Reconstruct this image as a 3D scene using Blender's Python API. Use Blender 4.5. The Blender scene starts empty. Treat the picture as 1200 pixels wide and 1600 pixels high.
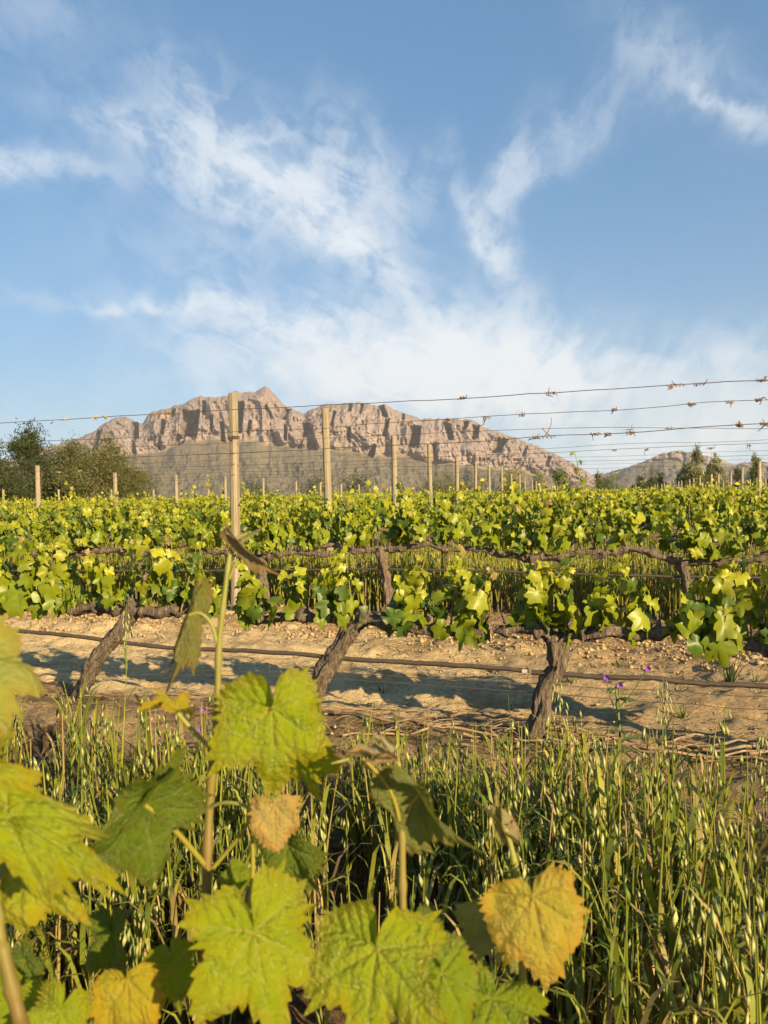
import bpy, math, random
import numpy as np
from mathutils import Matrix, Vector

# ------------------------------------------------------------------ camera, world, sun, exposure
S = bpy.context.scene
C = S.collection
R = math.radians
CAM_H = 0.90
FPX = 1250.0                       # focal length in photograph pixels (1200 x 1600)
PITCH = math.atan(27.0 / FPX)
ROLL = R(1.1)
P0 = np.array([0.0, 0.0, CAM_H])
FWD = np.array([0.0, math.cos(PITCH), -math.sin(PITCH)])
_r0 = np.array([1.0, 0.0, 0.0]); _u0 = np.array([0.0, math.sin(PITCH), math.cos(PITCH)])
RIGHT = math.cos(ROLL) * _r0 - math.sin(ROLL) * _u0
UP = math.cos(ROLL) * _u0 + math.sin(ROLL) * _r0

cam_d = bpy.data.cameras.new('camera')
cam = bpy.data.objects.new('camera', cam_d); C.objects.link(cam)
cam_d.sensor_fit = 'VERTICAL'; cam_d.sensor_height = 4.6; cam_d.sensor_width = 3.45
cam_d.lens = 4.6 * FPX / 1600.0
cam_d.clip_start = 0.02; cam_d.clip_end = 20000
cam_d.dof.use_dof = True; cam_d.dof.focus_distance = 3.6; cam_d.dof.aperture_fstop = 2.1
M4 = Matrix.Identity(4)
for i in range(3):
    M4[i][0] = RIGHT[i]; M4[i][1] = UP[i]; M4[i][2] = -FWD[i]; M4[i][3] = P0[i]
cam.matrix_world = M4
S.camera = cam

SUN_AZ = R(37)      # behind the camera, to the right
SUN_EL = R(21)
TO_SUN = np.array([math.sin(SUN_AZ) * math.cos(SUN_EL), -math.cos(SUN_AZ) * math.cos(SUN_EL), math.sin(SUN_EL)])
sun_d = bpy.data.lights.new('sun', 'SUN'); sun_d.energy = 5.0; sun_d.angle = R(0.55); sun_d.color = (1.0, 0.76, 0.42)
sun = bpy.data.objects.new('sun', sun_d); C.objects.link(sun)
sun.rotation_euler = Vector(TO_SUN).to_track_quat('Z', 'Y').to_euler()
sun.location = (20, -30, 20)

S.view_settings.view_transform = 'Standard'; S.view_settings.look = 'None'
S.view_settings.gamma = 1.0; S.view_settings.use_curve_mapping = False
S.view_settings.exposure = 1.28
S.render.engine = 'CYCLES'
S.cycles.use_denoising = True
S.cycles.max_bounces = 8; S.cycles.diffuse_bounces = 3; S.cycles.glossy_bounces = 2
S.cycles.transmission_bounces = 4; S.cycles.volume_bounces = 0; S.cycles.transparent_max_bounces = 8
S.cycles.sample_clamp_indirect = 6.0

# ---- node helper
class NT:
    def __init__(s, tree): s.t = tree; s.n = tree.nodes; s.l = tree.links
    def node(s, typ, **kw):
        n = s.n.new(typ)
        for k, v in kw.items(): setattr(n, k, v)
        return n
    def put(s, sock, v):
        if isinstance(v, bpy.types.NodeSocket): s.l.new(v, sock)
        elif v is not None: sock.default_value = v
    def math(s, op, a, b=None, c=None, clamp=False):
        n = s.node('ShaderNodeMath', operation=op); n.use_clamp = clamp
        s.put(n.inputs[0], a)
        if b is not None: s.put(n.inputs[1], b)
        if c is not None: s.put(n.inputs[2], c)
        return n.outputs[0]
    def noise(s, vec, scale, detail=4, rough=0.55, dist=0.0, dim='3D'):
        n = s.node('ShaderNodeTexNoise'); n.noise_dimensions = dim
        if vec is not None: s.l.new(vec, n.inputs['Vector'])
        n.inputs['Scale'].default_value = scale; n.inputs['Detail'].default_value = detail
        n.inputs['Roughness'].default_value = rough; n.inputs['Distortion'].default_value = dist
        return n.outputs[0]
    def ramp(s, fac, stops, interp='LINEAR'):
        n = s.node('ShaderNodeValToRGB'); cr = n.color_ramp; cr.interpolation = interp
        while len(cr.elements) < len(stops): cr.elements.new(0.5)
        for e, (p, c) in zip(cr.elements, stops):
            e.position = p; e.color = (c, c, c, 1) if isinstance(c, (int, float)) else (*c, 1)
        s.put(n.inputs[0], fac)
        return n.outputs[0]
    def mix(s, fac, a, b, blend='MIX'):
        n = s.node('ShaderNodeMix', data_type='RGBA', blend_type=blend)
        s.put(n.inputs[0], fac)
        for k, v in ((6, a), (7, b)):
            s.put(n.inputs[k], (*v, 1) if isinstance(v, tuple) and len(v) == 3 else v)
        return n.outputs[2]
    def mapr(s, v, a, b, c=0.0, d=1.0, smooth=True):
        n = s.node('ShaderNodeMapRange'); n.interpolation_type = 'SMOOTHSTEP' if smooth else 'LINEAR'
        s.put(n.inputs[0], v)
        for k, x in zip((1, 2, 3, 4), (a, b, c, d)): s.put(n.inputs[k], x)
        return n.outputs[0]
    def comb(s, x, y, z=0.0):
        n = s.node('ShaderNodeCombineXYZ'); s.put(n.inputs[0], x); s.put(n.inputs[1], y); s.put(n.inputs[2], z)
        return n.outputs[0]
    def mapping(s, vec, scale=(1, 1, 1), rot=(0, 0, 0)):
        n = s.node('ShaderNodeMapping'); s.l.new(vec, n.inputs[0])
        n.inputs['Scale'].default_value = scale; n.inputs['Rotation'].default_value = rot
        return n.outputs[0]

# ---- sky with cirrus
world = bpy.data.worlds.new('World'); S.world = world; world.use_nodes = True
W = NT(world.node_tree); world.node_tree.nodes.clear()
sky = W.node('ShaderNodeTexSky', sky_type='NISHITA'); sky.sun_disc = False
sky.sun_elevation = SUN_EL; sky.sun_rotation = math.pi - SUN_AZ
sky.altitude = 200; sky.air_density = 1.0; sky.dust_density = 0.3; sky.ozone_density = 2.0
SKY_STRENGTH = 0.116
tc = W.node('ShaderNodeTexCoord')
sep = W.node('ShaderNodeSeparateXYZ'); W.l.new(tc.outputs['Generated'], sep.inputs[0])
az = W.math('MULTIPLY', W.math('ARCTAN2', sep.outputs[0], sep.outputs[1]), 180 / math.pi)
el = W.math('MULTIPLY', W.math('ARCSINE', sep.outputs[2]), 180 / math.pi)
base_v = W.comb(az, el, 0.0)
# wispy warp of the cloud field
wn = W.node('ShaderNodeTexNoise'); W.l.new(base_v, wn.inputs['Vector']); wn.inputs['Scale'].default_value = 0.16; wn.inputs['Detail'].default_value = 5; wn.inputs['Roughness'].default_value = 0.6
wv = W.node('ShaderNodeVectorMath', operation='SUBTRACT'); W.l.new(wn.outputs['Color'], wv.inputs[0]); wv.inputs[1].default_value = (0.5, 0.5, 0.5)
ws = W.node('ShaderNodeVectorMath', operation='SCALE'); W.l.new(wv.outputs[0], ws.inputs[0]); ws.inputs['Scale'].default_value = 5.5
wa = W.node('ShaderNodeVectorMath', operation='ADD'); W.l.new(base_v, wa.inputs[0]); W.l.new(ws.outputs[0], wa.inputs[1])
wsep = W.node('ShaderNodeSeparateXYZ'); W.l.new(wa.outputs[0], wsep.inputs[0])
waz, wel = wsep.outputs[0], wsep.outputs[1]
def sky_dir(px, py):
    d = FWD + RIGHT * (px - 600) / FPX + UP * (800 - py) / FPX; d = d / np.linalg.norm(d)
    return math.degrees(math.atan2(d[0], d[1])), math.degrees(math.asin(d[2]))
DPP = math.degrees(1 / FPX)
# each bank of cloud: centre, slant, half length, half width, amount
CLOUDS = [(260, 225, -14, 150, 30, .40), (430, 270, -28, 160, 58, .75), (540, 370, -42, 80, 26, .75), (575, 270, -50, 90, 36, .30),
          (40, 250, -4, 100, 20, .50), (580, 555, -8, 230, 55, .75), (780, 560, -14, 115, 60, 1.15), (660, 610, 0, 260, 45, .9),
          (450, 508, -12, 130, 20, .42), (240, 470, 2, 130, 10, .42), (768, 375, -55, 78, 20, .58), (800, 285, 65, 70, 26, .42),
          (890, 200, 40, 110, 30, .20), (1070, 105, -40, 100, 40, .26), (1140, 178, -34, 52, 11, .45), (1180, 575, 8, 110, 50, .40),
          (1090, 690, 0, 220, 40, .40), (40, 25, 0, 70, 26, .16), (672, 268, 65, 36, 18, .20), (330, 340, -40, 110, 60, .10),
          (300, 410, -10, 160, 60, .10), (620, 440, -50, 60, 20, .22)]
tot = None
for (px, py, ang, ha, hb, amt) in CLOUDS:
    ca, ce = sky_dir(px, py); a = R(ang)
    dx = W.math('SUBTRACT', waz, ca); dy = W.math('SUBTRACT', wel, ce)
    u = W.math('ADD', W.math('MULTIPLY', dx, math.cos(a) / (ha * DPP)), W.math('MULTIPLY', dy, math.sin(a) / (ha * DPP)))
    v = W.math('ADD', W.math('MULTIPLY', dx, -math.sin(a) / (hb * DPP)), W.math('MULTIPLY', dy, math.cos(a) / (hb * DPP)))
    q = W.math('ADD', W.math('MULTIPLY', u, u), W.math('MULTIPLY', v, v))
    g = W.math('MULTIPLY', W.math('EXPONENT', W.math('MULTIPLY', q, -0.8)), amt)
    tot = g if tot is None else W.math('ADD', tot, g)
# scattered cirrus in the rest of the sky (beyond the frame it simply goes on)
far_n = W.noise(W.mapping(tc.outputs['Generated'], (2.2, 2.2, 5.0), (0, 0, 0.6)), 1.6, 6, 0.6)
outside = W.mapr(W.math('ABSOLUTE', az), 28, 44)
tot = W.math('ADD', tot, W.math('MULTIPLY', W.mapr(far_n, 0.5, 0.75, 0, 0.5), outside))
def streaks(deg, along, across, det):
    c_, s_ = math.cos(R(deg)), math.sin(R(deg))
    u = W.math('ADD', W.math('MULTIPLY', az, c_ * along), W.math('MULTIPLY', el, s_ * along))
    v = W.math('ADD', W.math('MULTIPLY', az, -s_ * across), W.math('MULTIPLY', el, c_ * across))
    return W.noise(W.comb(u, v, deg), 1.0, det, 0.62, 1.2)
fibL = streaks(-30, 0.17, 0.48, 8); fibR = streaks(60, 0.20, 0.46, 8); puff = W.noise(wa.outputs[0], 0.36, 7, 0.58, 0.3)
side = W.mapr(az, 3.0, 9.0)
fib = W.math('ADD', W.math('MULTIPLY', fibL, W.math('SUBTRACT', 1.0, side)), W.math('MULTIPLY', fibR, side))
fine = W.math('ADD', W.math('MULTIPLY', fib, 0.42), W.math('MULTIPLY', puff, 0.58))
dens = W.math('MULTIPLY', tot, W.mapr(fine, 0.38, 0.61, 0.22, 1.45))
dens = W.math('SUBTRACT', 1.0, W.math('EXPONENT', W.math('MULTIPLY', W.math('MAXIMUM', dens, 0.0), -1.3)))
# the solid white bank over the mountain's right shoulder
for (px, py, ang, ha, hb, amt) in [(745, 575, -12, 165, 55, .80), (560, 590, -4, 190, 40, .40), (1160, 620, 4, 110, 50, .28), (470, 290, -30, 130, 34, .22)]:
    ca, ce = sky_dir(px, py); a = R(ang)
    dx = W.math('SUBTRACT', waz, ca); dy = W.math('SUBTRACT', wel, ce)
    u = W.math('ADD', W.math('MULTIPLY', dx, math.cos(a) / (ha * DPP)), W.math('MULTIPLY', dy, math.sin(a) / (ha * DPP)))
    v = W.math('ADD', W.math('MULTIPLY', dx, -math.sin(a) / (hb * DPP)), W.math('MULTIPLY', dy, math.cos(a) / (hb * DPP)))
    g = W.math('MULTIPLY', W.math('EXPONENT', W.math('MULTIPLY', W.math('ADD', W.math('MULTIPLY', u, u), W.math('MULTIPLY', v, v)), -0.9)), amt)
    dens = W.math('ADD', dens, W.math('MULTIPLY', g, W.math('SUBTRACT', 1.0, dens)))
# thin veil near the horizon
veil = W.math('ADD', W.mapr(el, 0.0, 26.0, 0.08, 0.0), W.mapr(el, -2.0, 7.0, 0.45, 0.0))
dens = W.math('MINIMUM', W.math('ADD', dens, veil), 0.95)
gm = W.node('ShaderNodeGamma'); W.l.new(sky.outputs[0], gm.inputs[0]); gm.inputs[1].default_value = 0.50
bg1 = W.node('ShaderNodeBackground'); W.l.new(W.mix(1.0, gm.outputs[0], (0.39, 0.77, 1.10), 'MULTIPLY'), bg1.inputs[0]); bg1.inputs[1].default_value = SKY_STRENGTH
bg2 = W.node('ShaderNodeBackground'); bg2.inputs[0].default_value = (0.66, 0.71, 0.76, 1); bg2.inputs[1].default_value = 0.54
ms = W.node('ShaderNodeMixShader'); W.l.new(dens, ms.inputs[0]); W.l.new(bg1.outputs[0], ms.inputs[1]); W.l.new(bg2.outputs[0], ms.inputs[2])
wo = W.node('ShaderNodeOutputWorld'); W.l.new(ms.outputs[0], wo.inputs[0])

# ------------------------------------------------------------------ geometry helpers
def ray(px, py): return FWD + RIGHT * (px - 600) / FPX + UP * (800 - py) / FPX
def at(px, py, z): return P0 + ray(px, py) * z
ROWT = 0.37                                       # rows are the lines  y + ROWT*x = z0
ROWN = math.hypot(1, ROWT)
E_ROW = np.array([1.0, -ROWT, 0.0]) / ROWN        # along the row, towards the right
N_ROW = np.array([ROWT, 1.0, 0.0]) / ROWN         # across the rows, away from the camera
def row_z0(k): return 2.96 + 2.63 * (k - 1)
def on_row(px, py, k=None, w=None):
    w = row_z0(k) if w is None else w
    d = ray(px, py); t = w / (d[1] + ROWT * d[0]); return P0 + d * t
def row_pt(k, s): return np.array([0.0, row_z0(k), 0.0]) + E_ROW * s

def hash2(ix, iy, seed):
    n = (ix.astype(np.int64) * 374761393 + iy.astype(np.int64) * 668265263 + seed * 982451653) & 0xffffffff
    n = ((n ^ (n >> 13)) * 1274126177) & 0xffffffff
    return ((n ^ (n >> 16)) & 0xffff) / 65535.0
def vnoise(x, y, seed=0):
    x = np.asarray(x, float); y = np.asarray(y, float)
    ix = np.floor(x); iy = np.floor(y); fx = x - ix; fy = y - iy
    fx = fx * fx * fx * (fx * (fx * 6 - 15) + 10); fy = fy * fy * fy * (fy * (fy * 6 - 15) + 10)
    a = hash2(ix, iy, seed); b = hash2(ix + 1, iy, seed); c = hash2(ix, iy + 1, seed); d = hash2(ix + 1, iy + 1, seed)
    return (a + (b - a) * fx + (c - a) * fy + (a - b - c + d) * fx * fy) * 2 - 1
def fbm(x, y, seed=0, oct=4, gain=0.5, lac=2.03):
    s = 0; a = 1.0
    for o in range(oct):
        s = s + a * vnoise(np.asarray(x) * lac ** o, np.asarray(y) * lac ** o, seed + o * 17); a *= gain
    return s
def ridged(x, y, seed=0, oct=4, gain=0.5):
    s = 0; a = 1.0
    for o in range(oct):
        s = s + a * (1 - 2 * np.abs(vnoise(np.asarray(x) * 2.03 ** o, np.asarray(y) * 2.03 ** o, seed + o * 13))); a *= gain
    return s
def sstep(a, b, x):
    t = np.clip((np.asarray(x, float) - a) / (b - a), 0, 1); return t * t * (3 - 2 * t)

class MB:
    """collects faces for ONE mesh"""
    def __init__(s): s.v = []; s.f3 = []; s.f4 = []; s.c = []; s.n = 0
    def add(s, v, f, col=None):
        v = np.asarray(v, float).reshape(-1, 3); f = np.asarray(f, int)
        if len(f): (s.f3 if f.shape[1] == 3 else s.f4).append(f + s.n)
        s.v.append(v)
        c = np.zeros((len(v), 4)); c[:, 3] = 1
        if col is not None: c[:, :3] = col
        s.c.append(c); s.n += len(v)
    def grid(s, P, wrap=False, col=None):
        P = np.asarray(P, float); a, b = P.shape[:2]
        i = np.arange(a * b).reshape(a, b)
        j = np.roll(i, -1, 1) if wrap else i[:, 1:]
        i0 = i if wrap else i[:, :-1]
        f = np.stack([i0[:-1], j[:-1], j[1:], i0[1:]], -1).reshape(-1, 4)
        s.add(P.reshape(-1, 3), f, None if col is None else (np.asarray(col).reshape(-1, 3) if np.ndim(col) > 1 else col))
    def mesh(s, name, smooth=True, color=False):
        v = np.concatenate(s.v); me = bpy.data.meshes.new(name)
        f3 = np.concatenate(s.f3) if s.f3 else np.zeros((0, 3), int); f4 = np.concatenate(s.f4) if s.f4 else np.zeros((0, 4), int)
        me.vertices.add(len(v)); me.vertices.foreach_set('co', v.ravel())
        nl = f3.size + f4.size; me.loops.add(nl); me.polygons.add(len(f3) + len(f4))
        me.loops.foreach_set('vertex_index', np.concatenate([f3.ravel(), f4.ravel()]).astype(np.int32))
        st = np.concatenate([np.arange(len(f3)) * 3, f3.size + np.arange(len(f4)) * 4]).astype(np.int32)
        me.polygons.foreach_set('loop_start', st)
        if smooth: me.polygons.foreach_set('use_smooth', np.ones(len(st), bool))
        if color:
            at_ = me.color_attributes.new('Col', 'FLOAT_COLOR', 'POINT'); at_.data.foreach_set('color', np.concatenate(s.c).ravel())
        me.update(calc_edges=True); me.validate()
        return me
def obj(name, me, mat, parent=None, loc=None):
    o = bpy.data.objects.new(name, me); C.objects.link(o)
    if mat is not None and me is not None and len(me.materials) == 0: me.materials.append(mat)
    if parent is not None: o.parent = parent
    if loc is not None: o.location = loc
    return o
def empty(name, loc=(0, 0, 0)):
    o = bpy.data.objects.new(name, None); C.objects.link(o); o.location = loc; o.empty_display_size = 0.05
    return o
def tag(o, label, cat, group=None, kind=None):
    if label: o['label'] = label
    if cat: o['category'] = cat
    if group: o['group'] = group
    if kind: o['kind'] = kind
    return o

def frames(P):
    P = np.asarray(P, float); T = np.gradient(P, axis=0); T /= np.linalg.norm(T, axis=1)[:, None] + 1e-12
    ref = np.array([0, 0, 1.0]) if abs(T[0][2]) < 0.9 else np.array([1.0, 0, 0])
    A = []; a = np.cross(T[0], ref); a /= np.linalg.norm(a)
    for t in T:
        a = a - t * a.dot(t); a /= np.linalg.norm(a) + 1e-12; A.append(a.copy())
    A = np.array(A); return T, A, np.cross(T, A)
def resample(P, n):
    """smooth curve through the points"""
    P = np.asarray(P, float)
    if len(P) == 2: return P[0] + (P[1] - P[0]) * np.linspace(0, 1, n)[:, None]
    t = np.linspace(0, len(P) - 1, n); i = np.clip(t.astype(int), 0, len(P) - 2); f = (t - i)[:, None]
    Q = np.vstack([2 * P[0] - P[1], P, 2 * P[-1] - P[-2]])
    p0, p1, p2, p3 = Q[i], Q[i + 1], Q[i + 2], Q[i + 3]
    return 0.5 * (2 * p1 + (p2 - p0) * f + (2 * p0 - 5 * p1 + 4 * p2 - p3) * f ** 2 + (3 * p1 - p0 - 3 * p2 + p3) * f ** 3)
def tube(mb, P, rad, n=6, col=None, bark=0.0, seed=0, cap=True, twist=0.0, bl=30.0, shag=False):
    P = np.asarray(P, float); m = len(P); rad = np.broadcast_to(np.asarray(rad, float), (m,))
    T, A, B = frames(P); ang = np.linspace(0, 2 * math.pi, n, endpoint=False)
    L = np.concatenate([[0], np.cumsum(np.linalg.norm(np.diff(P, axis=0), axis=1))])
    r = rad[:, None] * np.ones(n)
    if bark:
        th = ang[None, :] + twist * L[:, None]
        nx = np.cos(th) * 1.6; ny = np.sin(th) * 1.6
        r = r * (1 + bark * (0.55 * ridged(nx * 1.5 + seed, ny * 1.5 + L[:, None] * bl * 0.25, seed, 3) - .2 + 0.6 * fbm(nx + 7, ny + L[:, None] * bl * .5, seed + 5, 3)))
    if shag:
        strip = ridged(th * 2.4 + .4 * vnoise(th * 2, L[:, None] * 20, seed + 2), L[:, None] * 9 + th * .5, seed + 3, 3)
        r = r * (1 + .10 * strip + .07 * fbm(th * 6, L[:, None] * 60, seed + 8, 2))
    G = P[:, None, :] + r[..., None] * (np.cos(ang)[None, :, None] * A[:, None, :] + np.sin(ang)[None, :, None] * B[:, None, :])
    mb.grid(G, wrap=True, col=col)
    if cap:
        base = mb.n
        k = np.arange(n)
        mb.add(np.vstack([G[0], P[0]]), np.stack([(k + 1) % n, k, np.full(n, n)], 1), col if col is None or np.ndim(col) == 1 else None)
        mb.add(np.vstack([G[-1], P[-1]]), np.stack([k, (k + 1) % n, np.full(n, n)], 1), col if col is None or np.ndim(col) == 1 else None)

def basis(loc, X, Y, Z, s):
    m = Matrix.Identity(4)
    for i in range(3):
        m[i][0] = X[i] * s; m[i][1] = Y[i] * s; m[i][2] = Z[i] * s; m[i][3] = loc[i]
    return m
def unit(v): v = np.asarray(v, float); return v / (np.linalg.norm(v) + 1e-12)

# ------------------------------------------------------------------ materials
def new_mat(name):
    m = bpy.data.materials.new(name); m.use_nodes = True; m.node_tree.nodes.clear(); return m, NT(m.node_tree)
def finish(T, shader):
    o = T.node('ShaderNodeOutputMaterial'); T.l.new(shader, o.inputs[0])
def principled(T, col, rough=0.8, spec=0.3, normal=None):
    b = T.node('ShaderNodeBsdfPrincipled'); T.put(b.inputs['Base Color'], (*col, 1) if isinstance(col, tuple) and len(col) == 3 else col)
    T.put(b.inputs['Roughness'], rough); b.inputs['Specular IOR Level'].default_value = spec
    if normal is not None: T.l.new(normal, b.inputs['Normal'])
    return b.outputs[0]
def bump(T, h, strength=0.5, dist=0.01):
    n = T.node('ShaderNodeBump'); T.put(n.inputs['Height'], h); n.inputs['Strength'].default_value = strength; n.inputs['Distance'].default_value = dist
    return n.outputs[0]

def leaf_material(name, source, trans=0.35, rough=0.42, spec=0.45, veins=False, bscale=60):
    m, T = new_mat(name)
    tcx = T.node('ShaderNodeTexCoord').outputs['Object']
    if source == 'object':
        col = T.node('ShaderNodeObjectInfo').outputs['Color']
    else:
        a = T.node('ShaderNodeAttribute'); a.attribute_name = 'Col'; col = a.outputs['Color']
    nz = T.noise(tcx, 3.0 if source == 'object' else 9.0, 4, 0.6)
    col = T.mix(T.mapr(nz, 0.35, 0.7, 0, 0.6), col, T.mix(1.0, col, (0.64, 0.84, 0.6), 'MULTIPLY'))
    nrm = None
    if veins:
        a = T.node('ShaderNodeAttribute'); a.attribute_name = 'Col'
        s = T.node('ShaderNodeSeparateColor'); T.l.new(a.outputs['Color'], s.inputs[0])
        col = T.mix(T.math('MULTIPLY', s.outputs[0], 0.28), col, T.mix(0.6, col, (0.52, 0.50, 0.18)))
        edge = T.mapr(T.math('ADD', s.outputs[1], T.math('MULTIPLY', T.math('SUBTRACT', T.noise(tcx, 4, 4, .6), .5), .5)), 0.62, 1.05, 0, 0.75)
        col = T.mix(edge, col, T.mix(1.0, col, (1.0, 0.74, 0.6), 'MULTIPLY'))
        nz2 = T.noise(tcx, 14, 5, 0.6)
        blem = T.mapr(T.noise(tcx, 7.0, 3, 0.7), 0.66, 0.74, 0, 0.55)
        col = T.mix(blem, col, (0.28, 0.2, 0.06))
        nrm = bump(T, nz2, 0.5, 0.03)
    p = principled(T, col, rough, spec, nrm)
    tr = T.node('ShaderNodeBsdfTranslucent'); T.l.new(T.mix(1.0, col, (1.0, 1.0, 0.45), 'MULTIPLY'), tr.inputs[0])
    if nrm is not None: T.l.new(nrm, tr.inputs['Normal'])
    mx = T.node('ShaderNodeMixShader'); mx.inputs[0].default_value = trans
    T.l.new(p, mx.inputs[1]); T.l.new(tr.outputs[0], mx.inputs[2]); finish(T, mx.outputs[0])
    return m
M = {}
M['leaf_near'] = leaf_material('leaf_near', 'object', 0.44, 0.32, 0.45, veins=True)
M['leaf'] = leaf_material('leaf', 'object', 0.40, 0.42, 0.45)
M['leaf_far'] = leaf_material('leaf_far', 'attr', 0.40, 0.5, 0.35)
M['grass'] = leaf_material('grass', 'attr', 0.28, 0.5, 0.35)
M['tree_leaf'] = leaf_material('tree_leaf', 'attr', 0.22, 0.65, 0.2)

def wood(name, c1, c2, c3, sz=(30, 30, 4), bumpd=0.004, rough=0.9):
    m, T = new_mat(name)
    tcx = T.node('ShaderNodeTexCoord').outputs['Object']
    n1 = T.noise(T.mapping(tcx, sz), 1.0, 6, 0.65, 0.4)
    n2 = T.noise(tcx, 6, 4, 0.6)
    col = T.ramp(n1, [(0.25, c1), (0.5, c2), (0.78, c3)])
    col = T.mix(T.mapr(n2, 0.4, 0.75, 0, 0.5), col, T.mix(1.0, col, (0.65, 0.62, 0.58), 'MULTIPLY'))
    finish(T, principled(T, col, rough, 0.2, bump(T, n1, 0.9, bumpd)))
    return m
M['bark'] = wood('vine_bark', (0.035, 0.024, 0.017), (0.15, 0.115, 0.085), (0.36, 0.29, 0.22), (110, 110, 22), 0.02)
M['post'] = wood('post_wood', (0.13, 0.10, 0.065), (0.29, 0.245, 0.17), (0.39, 0.345, 0.26), (75, 75, 1.6), 0.012)
M['postgrey'] = wood('post_wood_grey', (0.16, 0.13, 0.09), (0.36, 0.30, 0.20), (0.48, 0.41, 0.28), (90, 90, 3.0), 0.004)
M['cane'] = wood('dry_cane', (0.10, 0.065, 0.04), (0.25, 0.175, 0.11), (0.42, 0.32, 0.21), (40, 40, 40), 0.003)
M['tree_bark'] = wood('tree_bark', (0.05, 0.04, 0.03), (0.12, 0.10, 0.075), (0.2, 0.17, 0.13), (6, 6, 2), 0.02)
M['stem'] = None
def plain(name, col, rough=0.6, spec=0.3, var=0.3, scale=20):
    m, T = new_mat(name)
    tcx = T.node('ShaderNodeTexCoord').outputs['Object']
    n = T.noise(tcx, scale, 4, 0.6)
    c = T.mix(T.mapr(n, 0.3, 0.7, 0, var), col, tuple(x * 0.4 for x in col))
    finish(T, principled(T, c, rough, spec, bump(T, n, 0.3, 0.002))); return m
M['wire'] = plain('wire_rust', (0.10, 0.075, 0.055), 0.7, 0.4, 0.6, 60)
M['hose'] = plain('drip_hose', (0.085, 0.065, 0.050), 0.55, 0.4, 0.5, 25)
M['tendril'] = plain('dry_tendril', (0.27, 0.17, 0.10), 0.9, 0.1, 0.6, 60)
M['tendril_pale'] = plain('dry_tendril_pale', (0.46, 0.38, 0.27), 0.9, 0.1, 0.5, 60)
M['stone'] = plain('stone', (0.42, 0.32, 0.20), 0.95, 0.1, 0.5, 30)
M['clod'] = plain('soil_clod', (0.46, 0.33, 0.18), 0.95, 0.05, 0.7, 40)
M['petal'] = plain('purple_petal', (0.22, 0.07, 0.42), 0.6, 0.2, 0.3, 80)
M['white'] = plain('white_plastic', (0.5, 0.44, 0.36), 0.5, 0.3, 0.2, 40)
M['shoot'] = leaf_material('green_shoot', 'attr', 0.12, 0.55, 0.3)

# ground: sandy strip between the first two rows, straw and litter under the oats
def ground_material():
    m, T = new_mat('ground')
    geo = T.node('ShaderNodeNewGeometry'); pos = geo.outputs['Position']
    sp = T.node('ShaderNodeSeparateXYZ'); T.l.new(pos, sp.inputs[0])
    w = T.math('ADD', sp.outputs[1], T.math('MULTIPLY', sp.outputs[0], ROWT))
    rot = T.mapping(pos, (1, 1, 1), (0, 0, math.atan(ROWT)))
    streak = T.noise(T.mapping(rot, (0.8, 5.0, 1)), 1.3, 5, 0.6)
    n1 = T.noise(pos, 3.0, 6, 0.65); n2 = T.noise(pos, 45.0, 5, 0.7); n3 = T.noise(pos, 260.0, 3, 0.7)
    wj = T.math('ADD', w, T.math('MULTIPLY', T.math('SUBTRACT', n1, 0.5), 0.9))
    sand = T.ramp(n2, [(0.25, (0.40, 0.285, 0.145)), (0.5, (0.60, 0.455, 0.245)), (0.75, (0.72, 0.565, 0.33))])
    sand = T.mix(T.mapr(streak, 0.54, 0.70, 0, 0.5), sand, (0.30, 0.20, 0.11))
    sand = T.mix(T.mapr(n3, 0.55, 0.75, 0, 0.6), sand, (0.17, 0.115, 0.07))
    litter = T.ramp(n2, [(0.3, (0.055, 0.034, 0.02)), (0.55, (0.15, 0.095, 0.055)), (0.8, (0.27, 0.19, 0.105))])
    per = 2 * 2.63
    ph = T.math('PINGPONG', T.math('SUBTRACT', wj, 4.27), per / 2)      # 0 in the middle of a sandy strip
    col = T.mix(T.mapr(ph, 1.55, 1.85), sand, litter)
    col = T.mix(T.mapr(wj, 4.6, 5.2, 0.0, 0.6), col, T.ramp(n2, [(0.3, (0.10, 0.065, 0.04)), (0.55, (0.33, 0.225, 0.125)), (0.8, (0.52, 0.38, 0.22))]))
    # sides of the row itself are browner
    dist = T.math('ABSOLUTE', T.math('SUBTRACT', wj, 2.88))
    col = T.mix(T.mapr(dist, 0.15, 0.42, 0.8, 0.0), col, T.ramp(n2, [(0.3, (0.07, 0.042, 0.024)), (0.7, (0.26, 0.17, 0.095))]))
    blot = T.noise(pos, 1.7, 4, 0.6)
    col = T.mix(T.mapr(blot, 0.52, 0.64, 0, 0.75), col, T.mix(1.0, col, (0.6, 0.56, 0.5), 'MULTIPLY'))
    brn = T.mapr(T.math('ADD', sp.outputs[0], T.math('MULTIPLY', T.math('SUBTRACT', n1, .5), 2.2)), -0.2, 1.0, 0.0, 0.62)
    col = T.mix(brn, col, T.ramp(n2, [(0.3, (0.13, 0.085, 0.05)), (0.55, (0.31, 0.215, 0.125)), (0.8, (0.46, 0.34, 0.20))]))
    far = T.mapr(w, 40, 120)
    col = T.mix(far, col, T.ramp(n1, [(0.3, (0.07, 0.075, 0.03)), (0.7, (0.15, 0.125, 0.07))]))
    h = T.math('ADD', T.math('MULTIPLY', n2, 0.7), T.math('MULTIPLY', n3, 0.3))
    finish(T, principled(T, col, 0.95, 0.1, bump(T, h, 0.9, 0.03)))
    return m
M['ground'] = ground_material()

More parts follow.
